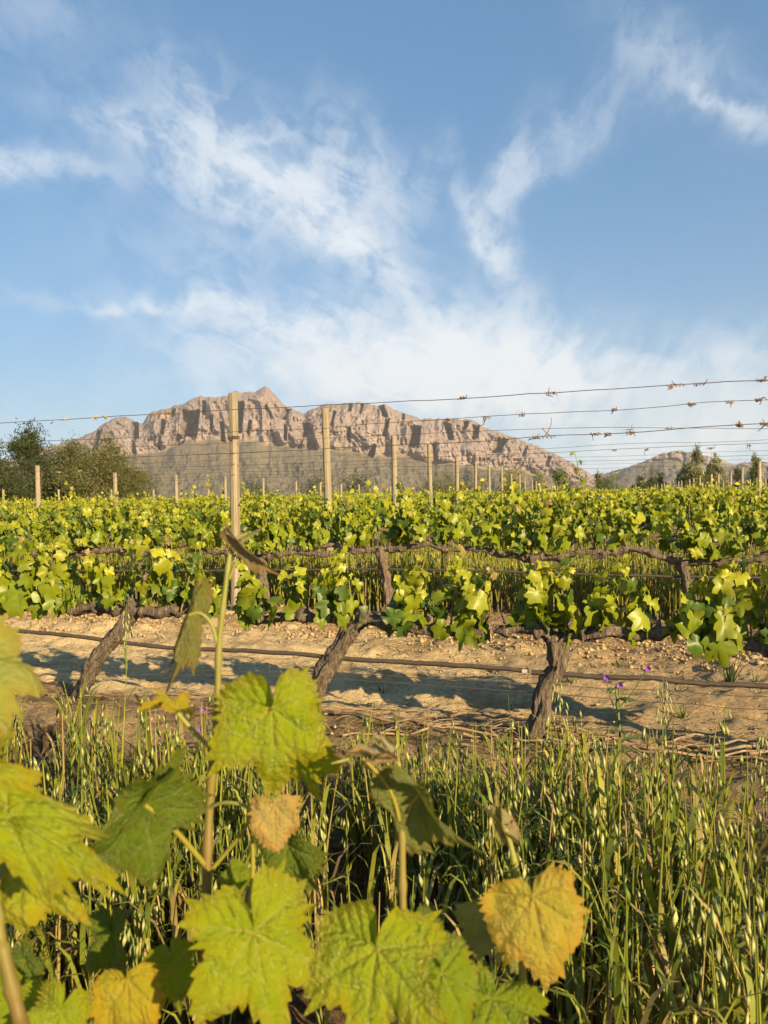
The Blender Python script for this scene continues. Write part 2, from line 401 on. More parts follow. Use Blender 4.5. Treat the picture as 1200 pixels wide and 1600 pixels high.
# ------------------------------------------------------------------ ground sheet
def ground_h(x, y):
    x = np.asarray(x, float); y = np.asarray(y, float)
    w = y + ROWT * x; s = x - ROWT * y
    near = sstep(60, 20, np.hypot(x, y))
    h = 0.022 * fbm(s * .9, w * 2.2, 3, 3) + 0.016 * fbm(s * 4, w * 6, 11, 3)
    for k in (1, 2): h = h + 0.035 * np.exp(-((w - row_z0(k)) / 0.33) ** 2)
    h = h + 0.028 * np.exp(-((w - 3.75 - .12 * vnoise(s * .7, 3 + s * 0, 4)) / 0.17) ** 2) - 0.02 * np.exp(-((w - 4.3) / 0.2) ** 2)
    rough = sstep(4.35, 4.9, w) * sstep(6.0, 5.5, w) + .5 * np.exp(-((w - 2.85) / .22) ** 2)
    h = h + rough * .022 * ridged(s * 2.6, w * 3.4, 51, 4)
    return h * near
def spaced(a, b, step, far, grow=1.16):
    c = list(np.arange(a, b, step)); d = step; x = c[-1]
    while x < far: d *= grow; x += d; c.append(x)
    d = step; x = a; lo = []
    while x > -far: d *= grow; x -= d; lo.append(x)
    return np.array(lo[::-1] + c)
gx = spaced(-3.4, 3.4, 0.024, 7000); gy = spaced(1.0, 6.4, 0.024, 7000)
GX, GY = np.meshgrid(gx, gy)
fine_w = sstep(8, 5.5, GY) * sstep(4.5, 3.2, np.abs(GX))
GZ = ground_h(GX, GY) + fine_w * (0.011 * fbm(GX * 13, GY * 13, 21, 3) + 0.010 * fbm((GX - ROWT * GY) * 2.5, (GY + ROWT * GX) * 11, 22, 3) + 0.012 * np.maximum(fbm(GX * 26, GY * 26, 31, 2), 0))
mb = MB(); mb.grid(np.stack([GX, GY, GZ], -1))
ground = obj('ground', mb.mesh('ground'), M['ground']); ground['kind'] = 'structure'
def gz(p): return float(ground_h(p[0], p[1]))

# ------------------------------------------------------------------ mountains
def mountain_material():
    m, T = new_mat('mountain_rock')
    geo = T.node('ShaderNodeNewGeometry'); pos = geo.outputs['Position']
    a = T.node('ShaderNodeAttribute'); a.attribute_name = 'Col'
    s = T.node('ShaderNodeSeparateColor'); T.l.new(a.outputs['Color'], s.inputs[0])
    st = T.noise(T.mapping(pos, (1, 1, 0.25)), 0.035, 7, 0.68, 0.5)
    n2 = T.noise(pos, 0.012, 6, 0.62)
    n3 = T.noise(T.mapping(pos, (1, 1, 2.2)), 0.022, 8, 0.74)
    rock = T.ramp(st, [(0.28, (0.11, 0.085, 0.08)), (0.44, (0.21, 0.165, 0.152)), (0.60, (0.28, 0.222, 0.205)), (0.8, (0.35, 0.285, 0.262))])
    rock = T.mix(T.mapr(n2, 0.52, 0.72, 0, 0.55), rock, (0.21, 0.17, 0.12))
    scrub = T.ramp(n3, [(0.3, (0.065, 0.06, 0.035)), (0.5, (0.135, 0.12, 0.075)), (0.72, (0.22, 0.185, 0.135))])
    scrub = T.mix(T.mapr(n2, 0.45, 0.65, 0, 0.7), scrub, (0.17, 0.125, 0.10))
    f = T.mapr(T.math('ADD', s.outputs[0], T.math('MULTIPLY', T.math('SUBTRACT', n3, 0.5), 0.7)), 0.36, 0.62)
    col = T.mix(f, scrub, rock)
    h = T.math('ADD', st, T.math('MULTIPLY', n3, 0.6))
    finish(T, principled(T, col, 0.95, 0.1, bump(T, h, 0.45, 7.0)))
    return m
M['mountain'] = mountain_material()

def build_mountain(name, sil, cliff, foot_py, d_foot, d_cliff, d_ridge, gullies, px0, px1, dpx, seed, gscale, label=None):
    p = np.arange(px0, px1, dpx)
    ys = np.interp(p, *zip(*sil)); yc = np.interp(p, *zip(*cliff))
    ys = ys + 1.1 * fbm(p / 7.0, p * 0, seed + 3, 4) ; yc = yc + 2.5 * fbm(p / 16.0, p * 0 + 4, seed + 4, 3)
    yc = np.maximum(yc, ys + 2.0)
    Rp = np.array([at(a, b, d_ridge) for a, b in zip(p, ys)])
    Bp = np.array([at(a, b, d_cliff) for a, b in zip(p, yc)])
    Fp = np.array([at(a, foot_py, d_foot) for a in p]); Fp[:, 2] = -2.0
    nt, nc, nb = 80, 190, 20
    rows = []; cols = []
    def recess(yy):
        """alcoves and gullies: recede gently to the right, end in a wall that faces left; each has its own height on the face"""
        r = np.zeros_like(p)
        for (g, wd, dep, y0, y1, sl) in gullies:
            c = g + sl * (yy - (y0 + y1) / 2)
            q = (p - c) / (wd * .5)
            r = r + dep * sstep(-1.5, -.2, q) * (1 - sstep(.8, 1.05, q)) * sstep(y0 - 2.5, y0 + 1.0, yy) * (1 - sstep(y1 - 2.5, y1 + 3.0, yy))
        return r
    for i in range(nt):
        t = i / nt
        P = Fp + (Bp - Fp) * t
        hz = (Bp[:, 2] + 2) * (0.42 * t + 0.58 * t ** 1.9) - 2
        P = P.copy(); P[:, 2] = hz
        spur = ridged(p / 55.0 + .3 * t, t * 1.2 + p * 0, seed + 8, 4)
        P[:, 2] += gscale * (9 * spur * math.sin(math.pi * t) + 3.0 * fbm(p / 6.0, np.full_like(p, t * 14), seed + 9, 3) * min(1, 4 * t) * min(1, 6 * (1 - t)))
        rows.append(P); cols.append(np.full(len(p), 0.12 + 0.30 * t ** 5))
    H = Rp[:, 2] - Bp[:, 2]
    for i in range(nc):
        t = i / nc
        # steep face, ledges, then a shoulder up to the ridge
        prof = 0.42 * t + 0.58 * (t ** 2.6)
        P = Bp + (Rp - Bp) * t
        P = P.copy()
        yv = Bp[:, 1] + (Rp[:, 1] - Bp[:, 1]) * prof
        fade = sstep(0.0, 0.12, t) * (1 - sstep(0.80, 1.0, t))
        yy = yc + (ys - yc) * t + 2.0 * vnoise(p / 6.0, np.full_like(p, t * 6), seed + 20)
        rr = recess(yy) * (1 + .25 * vnoise(p / 5.0, np.full_like(p, t * 9), seed + 22))
        butt = ridged(p / 33.0 + 0.4 * t + .6 * vnoise(p / 40., np.full_like(p, t * 2), seed + 2), np.full_like(p, t * 1.8), seed + 23, 4)
        crack = np.maximum(0, ridged(p / 9.0 + .5 * vnoise(p / 14., np.full_like(p, t * 5), seed + 6), np.full_like(p, t * 2.5), seed + 27, 3) - .75)
        fine = fbm(p / 3.2, np.full_like(p, t * 9), seed + 24, 4)
        ledge = fbm(p / 40.0, np.full_like(p, t * 13.0), seed + 25, 3)
        dy = gscale * (rr * 150 - 34 * butt * fade + 15 * crack * fade + 7 * fine * fade + 8 * ledge * fade)
        f = (yv + dy) / P[:, 1]
        P[:, 0] *= f; P[:, 1] = yv + dy
        P[:, 2] += gscale * 4.0 * fine * fade
        rows.append(P)
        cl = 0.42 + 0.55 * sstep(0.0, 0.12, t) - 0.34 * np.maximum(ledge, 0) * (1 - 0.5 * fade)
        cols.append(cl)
    for i in range(nb):
        t = i / (nb - 1)
        P = Rp.copy(); P[:, 1] += t * 900 * gscale; P[:, 0] *= P[:, 1] / Rp[:, 1]
        P[:, 2] = Rp[:, 2] * (1 - t ** 1.3) - 3 * t
        P[:, 2] += gscale * 12 * ridged(p / 18., np.full_like(p, t * 4), seed + 40, 3) * math.sin(math.pi * t) - 30 * gscale * sstep(0, .15, t) * (1 - t)
        rows.append(P); cols.append(np.full(len(p), 0.7))
    G = np.array(rows)
    col = np.array(cols); col3 = np.stack([col, col, col], -1)
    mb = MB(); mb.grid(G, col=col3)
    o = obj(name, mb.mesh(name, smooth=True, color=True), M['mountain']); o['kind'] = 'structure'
    return o
SIL = [(-330, 772), (-200, 757), (-60, 735), (20, 716), (60, 702), (100, 692), (130, 682), (150, 672), (165, 660), (180, 653), (195, 652), (208, 655), (218, 661), (223, 661), (230, 650), (240, 643),
       (262, 638), (270, 635), (290, 630), (300, 622), (313, 618), (330, 621), (345, 620), (356, 617), (368, 612), (385, 613), (396, 612), (405, 608), (415, 604), (422, 608), (432, 618),
       (440, 628), (448, 637), (460, 640), (474, 646), (485, 640), (500, 634), (520, 631), (550, 629), (570, 630), (590, 634), (602, 632), (612, 637), (625, 643), (640, 649), (660, 654),
       (690, 654), (720, 655), (738, 656), (757, 668), (790, 678), (830, 693), (865, 708), (895, 723), (918, 738), (945, 757), (980, 772)]
CLF = [(-330, 773), (0, 730), (60, 712), (100, 714), (180, 716), (210, 711), (250, 708), (270, 698), (300, 691), (345, 689), (360, 694), (400, 690), (450, 697), (490, 701), (520, 705), (560, 711),
       (600, 715), (640, 716), (680, 725), (740, 731), (800, 737), (860, 744), (918, 755), (980, 774)]
GUL = [(152, 8, .9, 674, 704, -.25), (212, 10, 1.2, 662, 688, 0), (209, 6, .7, 690, 709, .1), (254, 7, .8, 662, 681, -.15), (249, 5, .6, 684, 703, 0), (298, 24, 1.9, 648, 682, -.12), (281, 13, .9, 683, 699, -.3),
       (319, 6, .7, 630, 650, 0), (270, 7, .6, 641, 653, -.2), (348, 6, .9, 664, 693, .1), (374, 11, 1.5, 636, 678, -.1), (389, 6, .5, 663, 677, -.2), (447, 10, .9, 640, 659, -.3), (446, 5, .6, 670, 686, 0),
       (484, 15, .9, 668, 701, .3), (472, 6, .5, 676, 700, -.3), (547, 6, .8, 629, 648, -.1), (564, 6, .6, 632, 649, -.2), (599, 9, 1.1, 636, 656, .3), (603, 7, .9, 662, 686, -.2), (545, 6, .5, 674, 692, 0), (581, 9, .8, 702, 716, -.4),
       (630, 4, .5, 648, 658, 0), (648, 17, 1.5, 671, 701, -.1), (702, 9, 1.1, 665, 689, .25), (727, 9, .9, 659, 674, -.25), (743, 11, 1.2, 667, 688, -.1), (780, 18, 1.2, 689, 709, -.5), (820, 6, .5, 700, 716, -.3), (856, 7, .5, 716, 730, -.3),
       (420, 5, .4, 640, 660, .4), (330, 5, .5, 655, 675, 0), (520, 5, .4, 650, 672, -.2), (680, 6, .4, 700, 720, .2), (108, 7, .6, 696, 712, -.3)]
build_mountain('mountain', SIL, CLF, 772, 1750, 2600, 2950, GUL, -330, 985, 0.95, 100, 1.0)
SIL2 = [(820, 768), (880, 750), (915, 744), (950, 738), (975, 731), (1000, 724), (1020, 715), (1032, 709), (1045, 706), (1060, 705), (1078, 706), (1100, 711), (1130, 719), (1150, 728), (1160, 723), (1172, 721), (1190, 722), (1240, 730), (1330, 742), (1450, 748), (1600, 764)]
CLF2 = [(820, 769), (950, 744), (1000, 730), (1025, 720), (1075, 722), (1110, 725), (1150, 732), (1190, 728), (1330, 750), (1600, 766)]
build_mountain('mountain', SIL2, CLF2, 767, 2500, 4000, 4500, [(1045, 5, .5, 707, 718, 0), (1068, 6, .6, 708, 720, .2), (1110, 6, .5, 714, 726, -.2)], 800, 1600, 1.8, 300, 1.3)

# ------------------------------------------------------------------ trees
def make_tree(name, label, cat, group, px, py_base, z, h, wd, style, seed, col, n_leaf=3200):
    rng = np.random.default_rng(seed)
    b = at(px, 780, z); b[2] = 0.0
    root = empty(name, b)
    tr = MB(); ends = []
    tp = np.array([[0, 0, -0.1], [rng.normal(0, .03) * h, 0, h * .3], [rng.normal(0, .05) * h, rng.normal(0, .03) * h, h * .85]])
    T = resample(tp, 9); tube(tr, T, np.linspace(h * .028, h * .006, 9), 7, bark=.15, seed=seed)
    nb = {'poplar': 26, 'wattle': 24, 'pine': 22, 'bush': 16}[style]
    for i in range(nb):
        f = rng.uniform(0.10 if style in ('bush', 'wattle') else 0.2, 0.96)
        q = np.array([np.interp(f, np.linspace(0, 1, 9), T[:, k]) for k in range(3)])
        a = rng.uniform(0, 2 * math.pi)
        if style == 'poplar': L = wd * .42 * math.sqrt(max(.1, 1 - (1.75 * f - .85) ** 2)) * rng.uniform(.6, 1.3); up = rng.uniform(.5, 1.4)
        elif style == 'pine': L = wd * .55 * (1.05 - f * .75) * rng.uniform(.55, 1.2); up = rng.uniform(.05, .5)
        elif style == 'wattle': L = wd * .55 * math.sqrt(max(.1, 1.12 - f)) * rng.uniform(.6, 1.15); up = rng.uniform(.15, .9)
        else: L = wd * .5 * rng.uniform(.5, 1.05); up = rng.uniform(.2, 1.0)
        e = q + np.array([math.cos(a) * L, math.sin(a) * L, up * L * .8])
        e[2] = min(e[2], h * rng.uniform(.9, 1.03)); mid = (q + e) / 2 + np.array([0, 0, L * .10])
        Bp = resample(np.array([q, mid, e]), 5); tube(tr, Bp, np.linspace(h * .010, h * .002, 5), 5, seed=seed + i)
        for j in range(3):
            ends.append(Bp[4 - j] + rng.normal(0, wd * .045, 3)); 
        ends.append(q + (e - q) * rng.uniform(.5, 1) + rng.normal(0, wd * .06, 3))
    ends.append(np.array([T[-1][0], T[-1][1], h * .97])); ends.append(np.array([T[-1][0], T[-1][1], h * .9]))
    ends = np.array(ends)
    nclump = len(ends); per = int(n_leaf * 1.7) // nclump
    cl = rng.normal(0, 1, (nclump, per, 3)); rad = wd * {'poplar': .075, 'wattle': .10, 'pine': .085, 'bush': .13}[style] * rng.uniform(.6, 1.3, nclump)
    pos = ends[:, None, :] + cl * rad[:, None, None] * np.array([1, 1, .75 if style != 'poplar' else 1.25])
    pos[..., 2] = np.maximum(pos[..., 2], 0.1)
    tint = rng.uniform(.5, 1.45, (nclump, 1)) * rng.uniform(.8, 1.2, (nclump, per))  # random light and dark clumps: lit and shaded foliage put into the colour
    pos = pos.reshape(-1, 3); tint = tint.reshape(-1); n = len(pos)
    d = rng.normal(0, 1, (n, 3)); d[:, 2] += {'poplar': .6, 'wattle': .4, 'pine': .5, 'bush': .2}[style]; d /= np.linalg.norm(d, axis=1)[:, None]
    s = np.cross(d, rng.normal(0, 1, (n, 3))); s /= np.linalg.norm(s, axis=1)[:, None]
    ll = h * {'poplar': .026, 'wattle': .032, 'pine': .032, 'bush': .032}[style] * rng.uniform(.6, 1.4, n); lw = ll * (.34 if style in ('wattle', 'pine') else .6)
    V = np.stack([pos - d * ll[:, None], pos + s * lw[:, None] * .5, pos + d * ll[:, None], pos - s * lw[:, None] * .5], 1).reshape(-1, 3)
    F = np.arange(4 * n).reshape(-1, 4)
    cc = np.array(col)[None, :] * tint[:, None] * (1 + rng.normal(0, .06, (n, 3))); cc = np.repeat(np.clip(cc, .005, 1), 4, 0)
    cm = MB(); cm.add(V, F, cc)
    obj('trunk', tr.mesh('trunk'), M['tree_bark'], root)
    obj('crown', cm.mesh('crown', smooth=False, color=True), M['tree_leaf'], root)
    tag(root, label, cat, group)
    return root
OL = (0.12, 0.12, 0.042); DK = (0.055, 0.068, 0.024); GR = (0.15, 0.17, 0.055); YG = (0.18, 0.175, 0.06)
PA = (0.29, 0.28, 0.15)
def hgt(px, py, z): return at(px, py, z)[2]
for (nm, lb, px, pyt, z, wpx, st, sd, co, nl) in [
    ('feathery_tree', 'tallest dark olive tree of the feathery grove, with spreading branches', 42, 664, 66, 105, 'pine', 1, DK, 5200),
    ('feathery_tree', 'dark feathery tree beyond the tallest tree, farthest from the mountain', -22, 672, 64, 95, 'pine', 2, DK, 4200),
    ('feathery_tree', 'slender spiky olive tree on the mountain side of the grove', 186, 681, 62, 75, 'wattle', 3, OL, 4600),
    ('feathery_tree', 'rounded olive tree between the tallest tree and the spiky tree', 115, 686, 60, 90, 'wattle', 4, OL, 5200),
    ('feathery_tree', 'broad low olive tree filling the foot of the grove', 150, 708, 57, 120, 'wattle', 5, (.13, .125, .045), 5600),
    ('feathery_tree', 'low dark tree below the tallest tree of the grove', 62, 712, 58, 120, 'wattle', 6, DK, 5200),
    ('feathery_tree', 'smallest olive tree trailing off the grove beneath the mountain', 226, 738, 58, 62, 'wattle', 7, OL, 3200),
    ('shrub', 'low dark shrub at the foot of the dry slope beside the front post', 392, 758, 90, 60, 'bush', 8, DK, 1600),
    ('shrub', 'rounded green shrub on the far edge of the vines beneath the cliffs', 560, 748, 95, 62, 'bush', 9, DK, 2000),
    ('feathery_tree', 'hazy olive tree behind the posts beneath the green slope', 690, 738, 100, 66, 'wattle', 10, OL, 2600),
    ('feathery_tree', 'broad light olive tree behind the receding line of posts', 797, 728, 105, 40, 'wattle', 11, YG, 3000),
    ('poplar_tree', 'small upright tree at the foot of the long mountain ridge', 840, 737, 120, 24, 'poplar', 12, PA, 1800),
    ('poplar_tree', 'narrow upright tree beside the end of the mountain ridge', 878, 730, 120, 25, 'poplar', 13, GR, 2200),
    ('poplar_tree', 'slim dark tree standing in the notch between mountain and hill', 936, 735, 125, 15, 'poplar', 14, OL, 1800),
    ('shrub', 'wide round green tree crown low in the notch between mountain and hill', 958, 746, 115, 42, 'bush', 15, GR, 2200),
    ('poplar_tree', 'rounded light tree between the notch and the dark tiered trees', 1003, 743, 118, 24, 'bush', 16, GR, 1800),
    ('feathery_tree', 'darkest tree before the far hill, with feathery tiers', 1018, 728, 112, 26, 'wattle', 17, (.09, .10, .05), 2400),
    ('feathery_tree', 'slimmer dark tree just beside the darkest tiered tree', 1032, 732, 114, 22, 'wattle', 18, (.09, .10, .05), 2000),
    ('poplar_tree', 'tallest pale poplar with pointed twin tops before the far hill', 1087, 698, 110, 30, 'poplar', 19, PA, 4200),
    ('poplar_tree', 'shorter pale tree beside the tallest poplar', 1068, 722, 112, 26, 'poplar', 20, PA, 2600),
    ('poplar_tree', 'second tall pale poplar before the hill shoulder', 1112, 708, 112, 24, 'poplar', 21, PA, 3400),
    ('poplar_tree', 'bushy pale poplar against the hill shoulder', 1125, 716, 110, 24, 'poplar', 22, PA, 2800),
    ('poplar_tree', 'dark small tree between the poplars and the lone green tree', 1153, 729, 115, 20, 'poplar', 23, OL, 2000),
    ('poplar_tree', 'lone rounded green tree beside the dark post', 1178, 710, 108, 24, 'poplar', 24, GR, 3200),
    ('shrub', 'low bushy tree beneath the tall poplars', 1098, 745, 108, 60, 'bush', 25, OL, 2200),
    ('shrub', 'low olive scrub bush behind the line of posts beneath the ridge', 735, 751, 98, 70, 'bush', 26, OL, 1800),
    ('shrub', 'low dark scrub bush under the green slope near the second post', 480, 752, 98, 60, 'bush', 27, DK, 1600),
    ('poplar_tree', 'green tree standing beyond the lone rounded green tree and dark post', 1206, 722, 110, 22, 'poplar', 28, GR, 2200)]:
    h = hgt(px, pyt, z) * {'wattle': .98, 'bush': 1.0}.get(st, 1.0); make_tree(nm, lb, 'tree' if 'tree' in nm else 'shrub', None, px, 780, z, h, wpx * z / FPX, st, sd, co, nl)

# ------------------------------------------------------------------ grape leaf meshes
ANG = [0, 7, 20, 29, 40, 52, 62, 76, 86, 98, 112, 126, 142, 158, 170, 180]
RAD = [1.0, .93, .76, .70, .80, .90, .84, .66, .62, .68, .76, .72, .68, .62, .50, .10]
def leaf_r(th, sinus=1.0):
    a = np.degrees(np.abs(th)); r = np.interp(a, ANG, RAD)
    sm = np.interp(a, [0, 52, 112, 150, 180], [1.0, .90, .78, .68, .10])
    return sm + (r - sm) * sinus
def deform(x, y, q, th, prm):
    z = prm['cup'] * (x ** 2 + .5 * y * np.abs(y)) + prm['wave'] * q ** 2 * np.sin(prm['wn'] * th + prm['ph']) - prm['droop'] * np.maximum(y, 0) ** 2
    f = prm.get('fold', 0.0)
    x2 = x * math.cos(f); z = z + np.abs(x) * math.sin(f)
    return x2, y, z
def hi_leaf(seed, fold=0.0, cup=-.15, wave=.10, droop=.15, sinus=1.25, nth=240, nr=26, quilt=1.0, back=.85):
    rng = np.random.default_rng(seed)
    th = np.linspace(-math.pi, math.pi, nth, endpoint=False)
    jit = rng.normal(0, 1, 4)
    ntooth = 40; ph = (th + math.pi) / (2 * math.pi) * ntooth; k = ph.astype(int); fr = ph - k
    amp = (rng.uniform(.03, .13, ntooth + 1) * rng.choice([.5, 1, 1.5], ntooth + 1))[k] * (1 - .6 * (np.abs(th) > 2.7)); tooth = amp * (1 - np.abs(fr * 2 - 1)) * 1.2 - .02
    big = .035 * np.sin(th * 5 + rng.uniform(0, 6)) + .03 * np.sin(th * 3 + rng.uniform(0, 6))
    q = np.linspace(0, 1, nr) ** .85
    TH, Q = np.meshgrid(th, q)
    r = leaf_r(TH + .07 * np.sin(TH * 2 + jit[0]) + .05 * np.sin(TH * 3 + jit[1]), sinus) * (1 + big) + tooth * Q ** 5
    L = Q * r; x = L * np.sin(TH); y = L * np.cos(TH)
    y0_ = y; y = np.where(y < 0, y * back, y)
    va = np.radians([-112, -52, 0, 52, 112]); dd = np.abs(TH[..., None] - va); ni = dd.argmin(-1)
    dth = TH - va[ni]; a = L * np.cos(dth); b = L * np.sin(dth)
    phs = (a - .85 * np.abs(b)) / .15 + .28 * fbm(x * 3 + seed, y * 3, seed + 6, 2); s = np.abs(np.sin(math.pi * phs))
    main = np.exp(-(b / .022) ** 2) * (1 - .6 * Q); sec = np.exp(-(s / .22) ** 2) * sstep(.01, .05, np.abs(b))
    prm = dict(cup=cup, wave=wave, wn=3 + rng.integers(0, 3), ph=rng.uniform(0, 6), droop=droop, fold=fold)
    x2, y2, z = deform(x, y, Q, TH, prm)
    edge = 1 - .5 * Q ** 4
    z = z + quilt * edge * (.024 * s ** .8 * sstep(0, .08, np.abs(b)) - .018 * main + .010 * fbm(x * 9, y * 9, seed, 3)) + .11 * fbm(x * 2.2 + seed, y * 2.2, seed + 1, 2) * Q
    mb = MB(); vein = np.clip(np.maximum(main, .55 * sec), 0, 1)
    mb.grid(np.stack([x2, y2, z], -1), wrap=True, col=np.stack([vein, Q, vein], -1))
    return mb.mesh('leaf', True, True)
LOBE_A = [0, 12, 24, 38, 50, 64, 80, 96, 110, 126, 148, 170, 180]
LOBE_R = [1.0, .86, .68, .80, .93, .80, .62, .72, .80, .70, .68, .50, .12]
def med_leaf(seed):
    rng = np.random.default_rng(seed); nin = 12; nrim = 24
    deg = np.array([-x for x in LOBE_A[:0:-1]] + LOBE_A[:-1], float)
    th = np.radians(deg + rng.normal(0, 2.0, nrim)); r = np.interp(np.abs(deg), LOBE_A, LOBE_R) * (1 + rng.normal(0, .07, nrim))
    prm = dict(cup=rng.uniform(-.6, .1), wave=rng.uniform(.06, .2), wn=rng.integers(2, 5), ph=rng.uniform(0, 6), droop=rng.uniform(.1, .6), fold=rng.uniform(-.05, .6))
    x, y, z = deform(r * np.sin(th), r * np.cos(th), np.ones(nrim), th, prm); rim = np.stack([x, y, z + rng.normal(0, .04, nrim)], -1)
    thi = th[::2]; ri = .5 * r[::2]; x, y, z = deform(ri * np.sin(thi), ri * np.cos(thi), np.full(nin, .5), thi, prm)
    inn = np.stack([x, y, z + .05 * (-1.0) ** np.arange(nin)], -1)
    mb = MB(); V = np.vstack([[0, 0, 0], inn, rim]); F = []
    for i in range(nin):
        j = (i + 1) % nin; F.append((0, 1 + i, 1 + j))
        a = 1 + nin + 2 * i; b2 = 1 + nin + (2 * i + 1) % nrim; c2 = 1 + nin + (2 * i + 2) % nrim
        F += [(1 + i, a, b2), (1 + i, b2, 1 + j), (1 + j, b2, c2)]
    mb.add(V, np.array(F)[:, ::-1]); return mb.mesh('leaf', True)
MED = [med_leaf(s) for s in range(14)]
for m_ in MED: m_.materials.append(M['leaf'])
def low_leaf_arrays(seed):
    rng = np.random.default_rng(seed); n = 9
    th = np.linspace(-math.pi, math.pi, n, endpoint=False) + math.pi / n
    r = leaf_r(th, 1.2) * (1 + rng.normal(0, .08, n))
    x, y, z = deform(r * np.sin(th), r * np.cos(th), np.ones(n), th, dict(cup=rng.uniform(-.5, .1), wave=.12, wn=3, ph=rng.uniform(0, 6), droop=.3, fold=rng.uniform(0, .4)))
    V = np.vstack([[0, 0, .03], np.stack([x, y, z], -1)]); k = np.arange(n)
    return V, np.stack([np.zeros(n, int), 1 + (k + 1) % n, 1 + k], 1)
LOW = [low_leaf_arrays(s) for s in range(6)]
def leaf_colour(rng, age):
    """age 0 = young tip (yellow, bronze), 1 = full grown green"""
    g = np.array([.19, .235, .010]); y = np.array([.41, .39, .022]); br = np.array([.42, .30, .10]); dk = np.array([.080, .130, .014])
    t = np.clip(age + rng.normal(0, .18), 0, 1)
    c = y + (g - y) * t
    if rng.random() < .18: c = dk
    if age < .3 and rng.random() < .14: c = br * .8
    return np.clip(c * rng.uniform(.85, 1.2), .01, .8)

def leaf_frame(rng, out, bias):
    """tip hangs outward and down, blade faces up and outward"""
    n = unit(out * .7 + np.array([0, 0, .55]) + bias + rng.normal(0, .42, 3))
    y = unit(out * .6 + np.array([0, 0, -.75]) + rng.normal(0, .45, 3)); y = unit(y - n * y.dot(n))
    return np.cross(y, n), y, n
BIAS = np.array([.38, -.62, .12])

def grow_shoot(rng, base, d, L, nleaf, size):
    """returns path, radii, petioles and leaf frames of one green shoot"""
    side = unit(np.cross(d, [0.1, .2, 1.0])); P = resample(np.array([base, base + d * L * .5 + side * L * rng.normal(0, .06), base + d * L + side * L * rng.normal(0, .14) + np.array([0, 0, -.02 * L])]), 8)
    leaves = []; pet = []
    a0 = rng.uniform(0, 6.28)
    for i in range(nleaf):
        f = (i + .6) / nleaf; q = np.array([np.interp(f * 7, np.arange(8), P[:, k]) for k in range(3)])
        a = a0 + i * math.pi + rng.normal(0, .5); out = np.array([math.cos(a), math.sin(a), 0.0])
        sz = size * (1.1 - .75 * f ** 1.8) * rng.uniform(.75, 1.2)
        pl = sz * rng.uniform(.5, 1.0)
        e = q + out * pl * .85 + np.array([0, 0, pl * .35])
        pet.append(np.array([q, (q + e) / 2 + np.array([0, 0, .12 * pl]), e]))
        X, Y, Z = leaf_frame(rng, out, BIAS)
        leaves.append((e, X, Y, Z, sz, leaf_colour(rng, 1.15 - f)))
    return P, pet, leaves
SH_G = np.array([.20, .22, .05]); SH_B = np.array([.26, .17, .07])

def add_shoot_objects(root, base, d, L, nleaf, size, rng, vary=None):
    P, pet, leaves = grow_shoot(rng, base, d, L, nleaf, size)
    mb = MB(); tube(mb, P, np.linspace(.0042, .0015, 8), 5, SH_B if rng.random() < .4 else SH_G)
    for q in pet: tube(mb, q, np.linspace(.0016, .0012, 3), 4, SH_G, cap=False)
    sh = obj('shoot', mb.mesh('shoot', True, True), M['shoot'], root)
    for (e, X, Y, Z, sz, c) in leaves:
        o = bpy.data.objects.new('leaf', MED[rng.integers(len(MED))]); C.objects.link(o); o.parent = sh
        o.matrix_basis = basis(e, X, Y, Z, sz); o.color = (*c, 1)
    return sh
def add_shoot_joined(mb, base, d, L, nleaf, size, rng):
    P, pet, leaves = grow_shoot(rng, base, d, L, nleaf, size)
    tube(mb, P[::2], np.linspace(.005, .002, 4), 3, SH_G, cap=False)
    for (e, X, Y, Z, sz, c) in leaves:
        V, F = LOW[rng.integers(len(LOW))]
        mb.add(e + sz * 1.1 * (V[:, :1] * X + V[:, 1:2] * Y + V[:, 2:] * Z), F, c)

